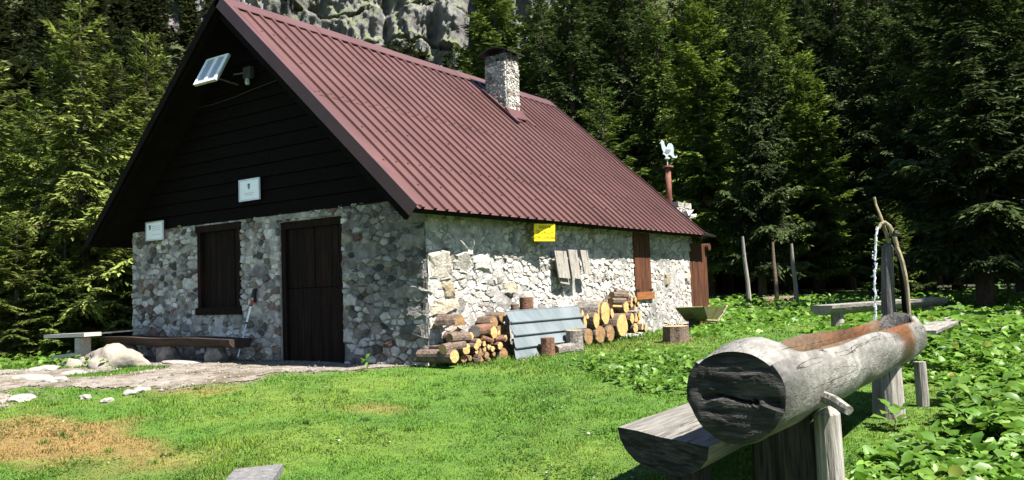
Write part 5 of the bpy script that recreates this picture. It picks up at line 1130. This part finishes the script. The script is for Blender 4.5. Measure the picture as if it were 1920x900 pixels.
tuft = fbm(x * 6, y * 6, 0, 130, 2); big = fbm(x * 1.4, y * 1.4, 0, 133, 3)
wallside = np.exp(-np.clip(x - .45, 0, 9) / .35) * (y > 0) * (x > 0)
h = (.010 + .010 * np.clip(tuft + .3, 0, 1.5) + .012 * np.clip(big, 0, 1) + .02 * wallside) * RNG.uniform(.55, 1.5, n) * (.65 + s / 16)
wd = .0038 * (.7 + s / 11) * RNG.uniform(.7, 1.4, n); an = RNG.uniform(0, 6.283, n); ln = RNG.normal(0, .55, n) * h
z = gz(x, y) - .004; ca_, sa_ = np.cos(an), np.sin(an)
V = np.stack([np.stack([x - ca_ * wd, y - sa_ * wd, z], -1), np.stack([x + ca_ * wd, y + sa_ * wd, z], -1), np.stack([x - sa_ * ln, y + ca_ * ln, z + h], -1)], 1).reshape(-1, 3)
c = grasscol(x, y) * (RNG.uniform(.65, 1.35, n) * (1 + .25 * tuft))[:, None]; pale = RNG.random(n) < .05; c[pale] = np.array((.22, .21, .09)) * RNG.uniform(.7, 1.2, pale.sum())[:, None]
tag(link('lawn_grass', npmesh('lawn_grass', V, np.arange(len(V)).reshape(-1, 3), 'grass', np.repeat(c, 3, 0))), kind='stuff')
x, y, s = scatter_l = (lambda N: (lambda s, p: (CAM[0] + HF[0] * s + HR[0] * (p - 960) / FPX * s, CAM[1] + HF[1] * s + HR[1] * (p - 960) / FPX * s, s))(1 / RNG.uniform(1 / 11, 1 / 4.6, N), RNG.uniform(-80, 1600, N)))(16000)
k = (vn(x * 2.1, y * 2.1, 0, 180) + .5 * vn(x * 7, y * 7, 0, 181) > .35) & (dirtmask(x, y) < -.05) & ~((x < .1) & (y > -.05)) & (leafmask(x, y) < .4); x, y = x[k], y[k]; n = len(x)
r = RNG.uniform(.007, .015, n); a0 = RNG.uniform(0, 6.283, n); z = gz(x, y) + RNG.uniform(.012, .034, n); V = np.zeros((n, 6, 3))
for j in range(6): V[:, j] = np.stack([x + np.cos(a0 + j * 1.047) * r * (1 if j % 2 else .75), y + np.sin(a0 + j * 1.047) * r * (1 if j % 2 else .75), z + RNG.normal(0, .004, n)], -1)
F = np.arange(n)[:, None, None] * 6 + np.array([(0, 1, 2), (0, 2, 3), (0, 3, 4), (0, 4, 5)])[None]
cl = np.array((.060, .150, .016)) * RNG.uniform(.7, 1.3, n)[:, None]; k = RNG.random(n) < .025; cl[k] = (.6, .6, .5)
tag(link('clover', npmesh('clover', V.reshape(-1, 3), F.reshape(-1, 3), 'leaf', np.repeat(cl, 6, 0))), kind='stuff')
tx, ty = RNG.uniform(-5.5, 4.6, 150), RNG.uniform(-4.6, 3, 150); k = (dirtmask(tx, ty) < .02) & ~((tx < .05) & (ty > -.02)); tx, ty = tx[k], ty[k]; m = 34
x = np.repeat(tx, m) + RNG.normal(0, .028, len(tx) * m); y = np.repeat(ty, m) + RNG.normal(0, .028, len(tx) * m); n = len(x); an = RNG.uniform(0, 6.283, n); h = RNG.uniform(.02, .06, n); wd = RNG.uniform(.003, .006, n); ln = RNG.uniform(.2, .9, n) * h; z = gz(x, y) - .004; ca_, sa_ = np.cos(an), np.sin(an)
V = np.stack([np.stack([x - ca_ * wd, y - sa_ * wd, z], -1), np.stack([x + ca_ * wd, y + sa_ * wd, z], -1), np.stack([x - sa_ * ln, y + ca_ * ln, z + h], -1)], 1).reshape(-1, 3)
c = np.array((.090, .185, .018)) * np.repeat(RNG.uniform(.6, 1.3, len(tx)), m)[:, None] * RNG.uniform(.7, 1.2, n)[:, None]
tag(link('grass_tufts', npmesh('grass_tufts', V, np.arange(len(V)).reshape(-1, 3), 'grass', np.repeat(c, 3, 0))), kind='stuff')
# bark and wood chips dropped round the woodpiles and the chopping stump
x = np.concatenate([RNG.normal(.75, .25, 260), RNG.normal(1.45, .45, 160)]); y = np.concatenate([RNG.uniform(0, 6.2, 260), RNG.normal(4.0, .5, 160)]); n = len(x); a0 = RNG.uniform(0, 6.283, n); L_ = RNG.uniform(.012, .04, n); z = gz(x, y) + RNG.uniform(.012, .03, n)
dx, dy = np.cos(a0) * L_, np.sin(a0) * L_; V = np.stack([np.stack([x - dx, y - dy, z], -1), np.stack([x + dy * .3, y - dx * .3, z + .006], -1), np.stack([x + dx, y + dy, z + .003], -1), np.stack([x - dy * .3, y + dx * .3, z + .008], -1)], 1)
cl = np.where(RNG.random(n)[:, None] < .55, np.array((.50, .32, .13)), np.array((.14, .085, .05))) * RNG.uniform(.7, 1.2, n)[:, None]
tag(link('wood_chips', npmesh('wood_chips', V.reshape(-1, 3), np.arange(n * 4).reshape(-1, 4), 'ground', np.repeat(cl, 4, 0))), kind='stuff')
# ------------------------------------------------------------------ broad leaves
LT = np.array([(0, 0, 0), (-.26, .22, .05), (0, .25, -.02), (.26, .22, .05), (-.40, .48, .07), (0, .52, -.01), (.40, .48, .07), (-.30, .78, .02), (0, .80, -.06), (.30, .78, .02), (0, 1.08, -.16)])
LF = [(0, 2, 1), (0, 3, 2), (1, 2, 5), (1, 5, 4), (2, 3, 6), (2, 6, 5), (4, 5, 8), (4, 8, 7), (5, 6, 9), (5, 9, 8), (7, 8, 10), (8, 9, 10)]
def leaf_mass(x, y, z, L, tilt, col, wide=.8):
    n = len(x); an = RNG.uniform(0, 6.283, n); ti = RNG.normal(tilt, .38, n); ro = RNG.normal(0, .4, n)
    P = LT[None] * np.stack([L * wide, L, L], -1)[:, None, :]; P = P + RNG.normal(0, .035, P.shape) * L[:, None, None]; P[..., 1] -= .5 * L[:, None]
    c, s_ = np.cos(ro)[:, None], np.sin(ro)[:, None]; X, Z = P[..., 0] * c + P[..., 2] * s_, -P[..., 0] * s_ + P[..., 2] * c
    c, s_ = np.cos(ti)[:, None], np.sin(ti)[:, None]; Y, Z2 = P[..., 1] * c - Z * s_, P[..., 1] * s_ + Z * c
    c, s_ = np.cos(an)[:, None], np.sin(an)[:, None]
    V = np.stack([X * c - Y * s_ + x[:, None], X * s_ + Y * c + y[:, None], Z2 + z[:, None]], -1)
    F = (np.arange(n)[:, None, None] * 11 + np.array(LF)[None]).reshape(-1, 3); return V.reshape(-1, 3), F, np.repeat(col, 11, 0)
def leafcol(n):
    a = RNG.random(n)[:, None]; c = np.array((.085, .205, .018)) * (1 - a) + np.array((.185, .325, .045)) * a; c *= RNG.uniform(.85, 1.4, n)[:, None]
    k = RNG.random(n); c[k < .0015] = (.30, .16, .02); c[(k > .002) & (k < .012)] = (.20, .25, .03); return c
def scatter(N, p0, p1, s0, s1):
    s = 1 / RNG.uniform(1 / s1, 1 / s0, N); p = RNG.uniform(p0, p1, N)
    return CAM[0] + HF[0] * s + HR[0] * (p - 960) / FPX * s, CAM[1] + HF[1] * s + HR[1] * (p - 960) / FPX * s, s
x, y, s = scatter(42000, 1120, 2010, 3.9, 34)
k = (RNG.random(len(x)) < leafmask(x, y)) & ~((x < .3) & (y < 9.3)) & ~((np.abs(x - 5.64) < .3) & (np.abs(y + 1.3) < .25)) & ~((x > 4.4) & (x < 5.25) & (y < -2.0) & (y > -4.6))
x, y, s = x[k], y[k], s[k]; n = len(x)
L = np.where(s < 9, .05 + .10 * RNG.random(n) ** 1.3, RNG.uniform(.10, .22, n)); L = np.where((x < 3.2) & (s < 16), L * .7, L)
z = gz(x, y) + RNG.uniform(.03, .24, n) * np.where((x < 3.2) & (s < 16), .45, 1.0) * (.75 + .5 * np.clip(fbm(x * 1.2, y * 1.2, 0, 140, 2), -.6, .8)) * np.where((y < 1.5) & (y > -3.2), sstep(5.1, 6.1, x) * .75 + .25, 1)
V, F, T = leaf_mass(x, y, z, L, .25, leafcol(n)); tag(link('leafy_ground_cover', npmesh('leafy_ground_cover', V, F, 'leaf', T)), kind='stuff')
x = RNG.uniform(1.6, 3.9, 1900); y = RNG.uniform(-.8, 2.0, 1900); k = sdpoly(x, y, np.array(PATCH)) + .25 * fbm(x * 2, y * 2, 0, 150, 3) > 0; x, y = x[k], y[k]; n = len(x)
V, F, T = leaf_mass(x, y, gz(x, y) + RNG.uniform(.02, .10, n), RNG.uniform(.05, .10, n), .25, leafcol(n) * .9); tag(link('low_leaf_patch', npmesh('low_leaf_patch', V, F, 'leaf', T)), kind='stuff')
x, y, s = scatter(420, -60, 200, 11.2, 14.5); k = dirtmask(x, y) < -.25; x, y = x[k], y[k]; n = len(x)
V, F, T = leaf_mass(x, y, gz(x, y) + RNG.uniform(.02, .14, n), RNG.uniform(.05, .11, n), .25, leafcol(n) * .8); tag(link('edge_undergrowth', npmesh('edge_undergrowth', V, F, 'leaf', T)), kind='stuff')
# large-leaved plants that can be told apart, nearest the camera
LM = []
for k in range(5):
    V, F, T = leaf_mass(np.zeros(1), np.zeros(1), np.zeros(1), np.array([.21]), .0, leafcol(1), .82); LM.append(None)
    P = LT * np.array((.135, .165, .165)); P = P + RNG.normal(0, .006, P.shape); LM[k] = npmesh('leaf', P, np.array(LF), 'leaf', np.repeat(np.array([(.075, .18, .016), (.11, .24, .025), (.14, .265, .035), (.09, .20, .02), (.155, .27, .04)][k])[None], 11, 0))
STM = MB().tube([(0, 0, -.05), (.01, 0, .06), (0, .01, .14)], [.008, .006, .004], 5).mesh('stem', 'pipe')
def dock(x, y, sc, label, group):
    g = float(gz(x, y)); o = thing('leafy_plant', label, 'plant', (x, y, g), group); o.rotation_euler[2] = random.uniform(0, 6.28); o.scale = (sc,) * 3; link('stem', STM, o)
    for k in range(8):
        l = link('leaf', LM[min(4, int(random.random() * 5))], o); a = k * 2.4 + random.uniform(-.3, .3); l.location = (math.cos(a) * .05, math.sin(a) * .05, .05 + .022 * k)
        l.rotation_euler = (random.uniform(.15, .75), random.uniform(-.35, .35), a - math.pi / 2)
for k in range(58):
    px, s = random.uniform(1555, 1915), random.uniform(4.75, 7.2); x, y = polar(px, s)
    if abs(x - 5.64) < .3 and abs(y + 1.3) < .3: continue
    if x < 5.45: x += .35
    dock(x, y, random.uniform(.4, .85), 'low plant with large bright green leaves right of the trough', 'broad leaved plants beside the trough')
q = atZ(1160, 640, .0)
for px, py, lab in ((686, 692, 'small green weed at the wall foot right of the door'),):
    q = atZ(px, py, .02); o = thing('leafy_plant', lab, 'plant', (q[0], q[1], float(gz(q[0], q[1])))); o.scale = (.45,) * 3; link('stem', STM, o)
    for k in range(7):
        l = link('leaf', LM[min(4, int(random.random() * 5))], o); a = k * 2.4; l.location = (math.cos(a) * .04, math.sin(a) * .04, .08 + .04 * k); l.rotation_euler = (random.uniform(.4, 1.0), random.uniform(-.3, .3), a - math.pi / 2)
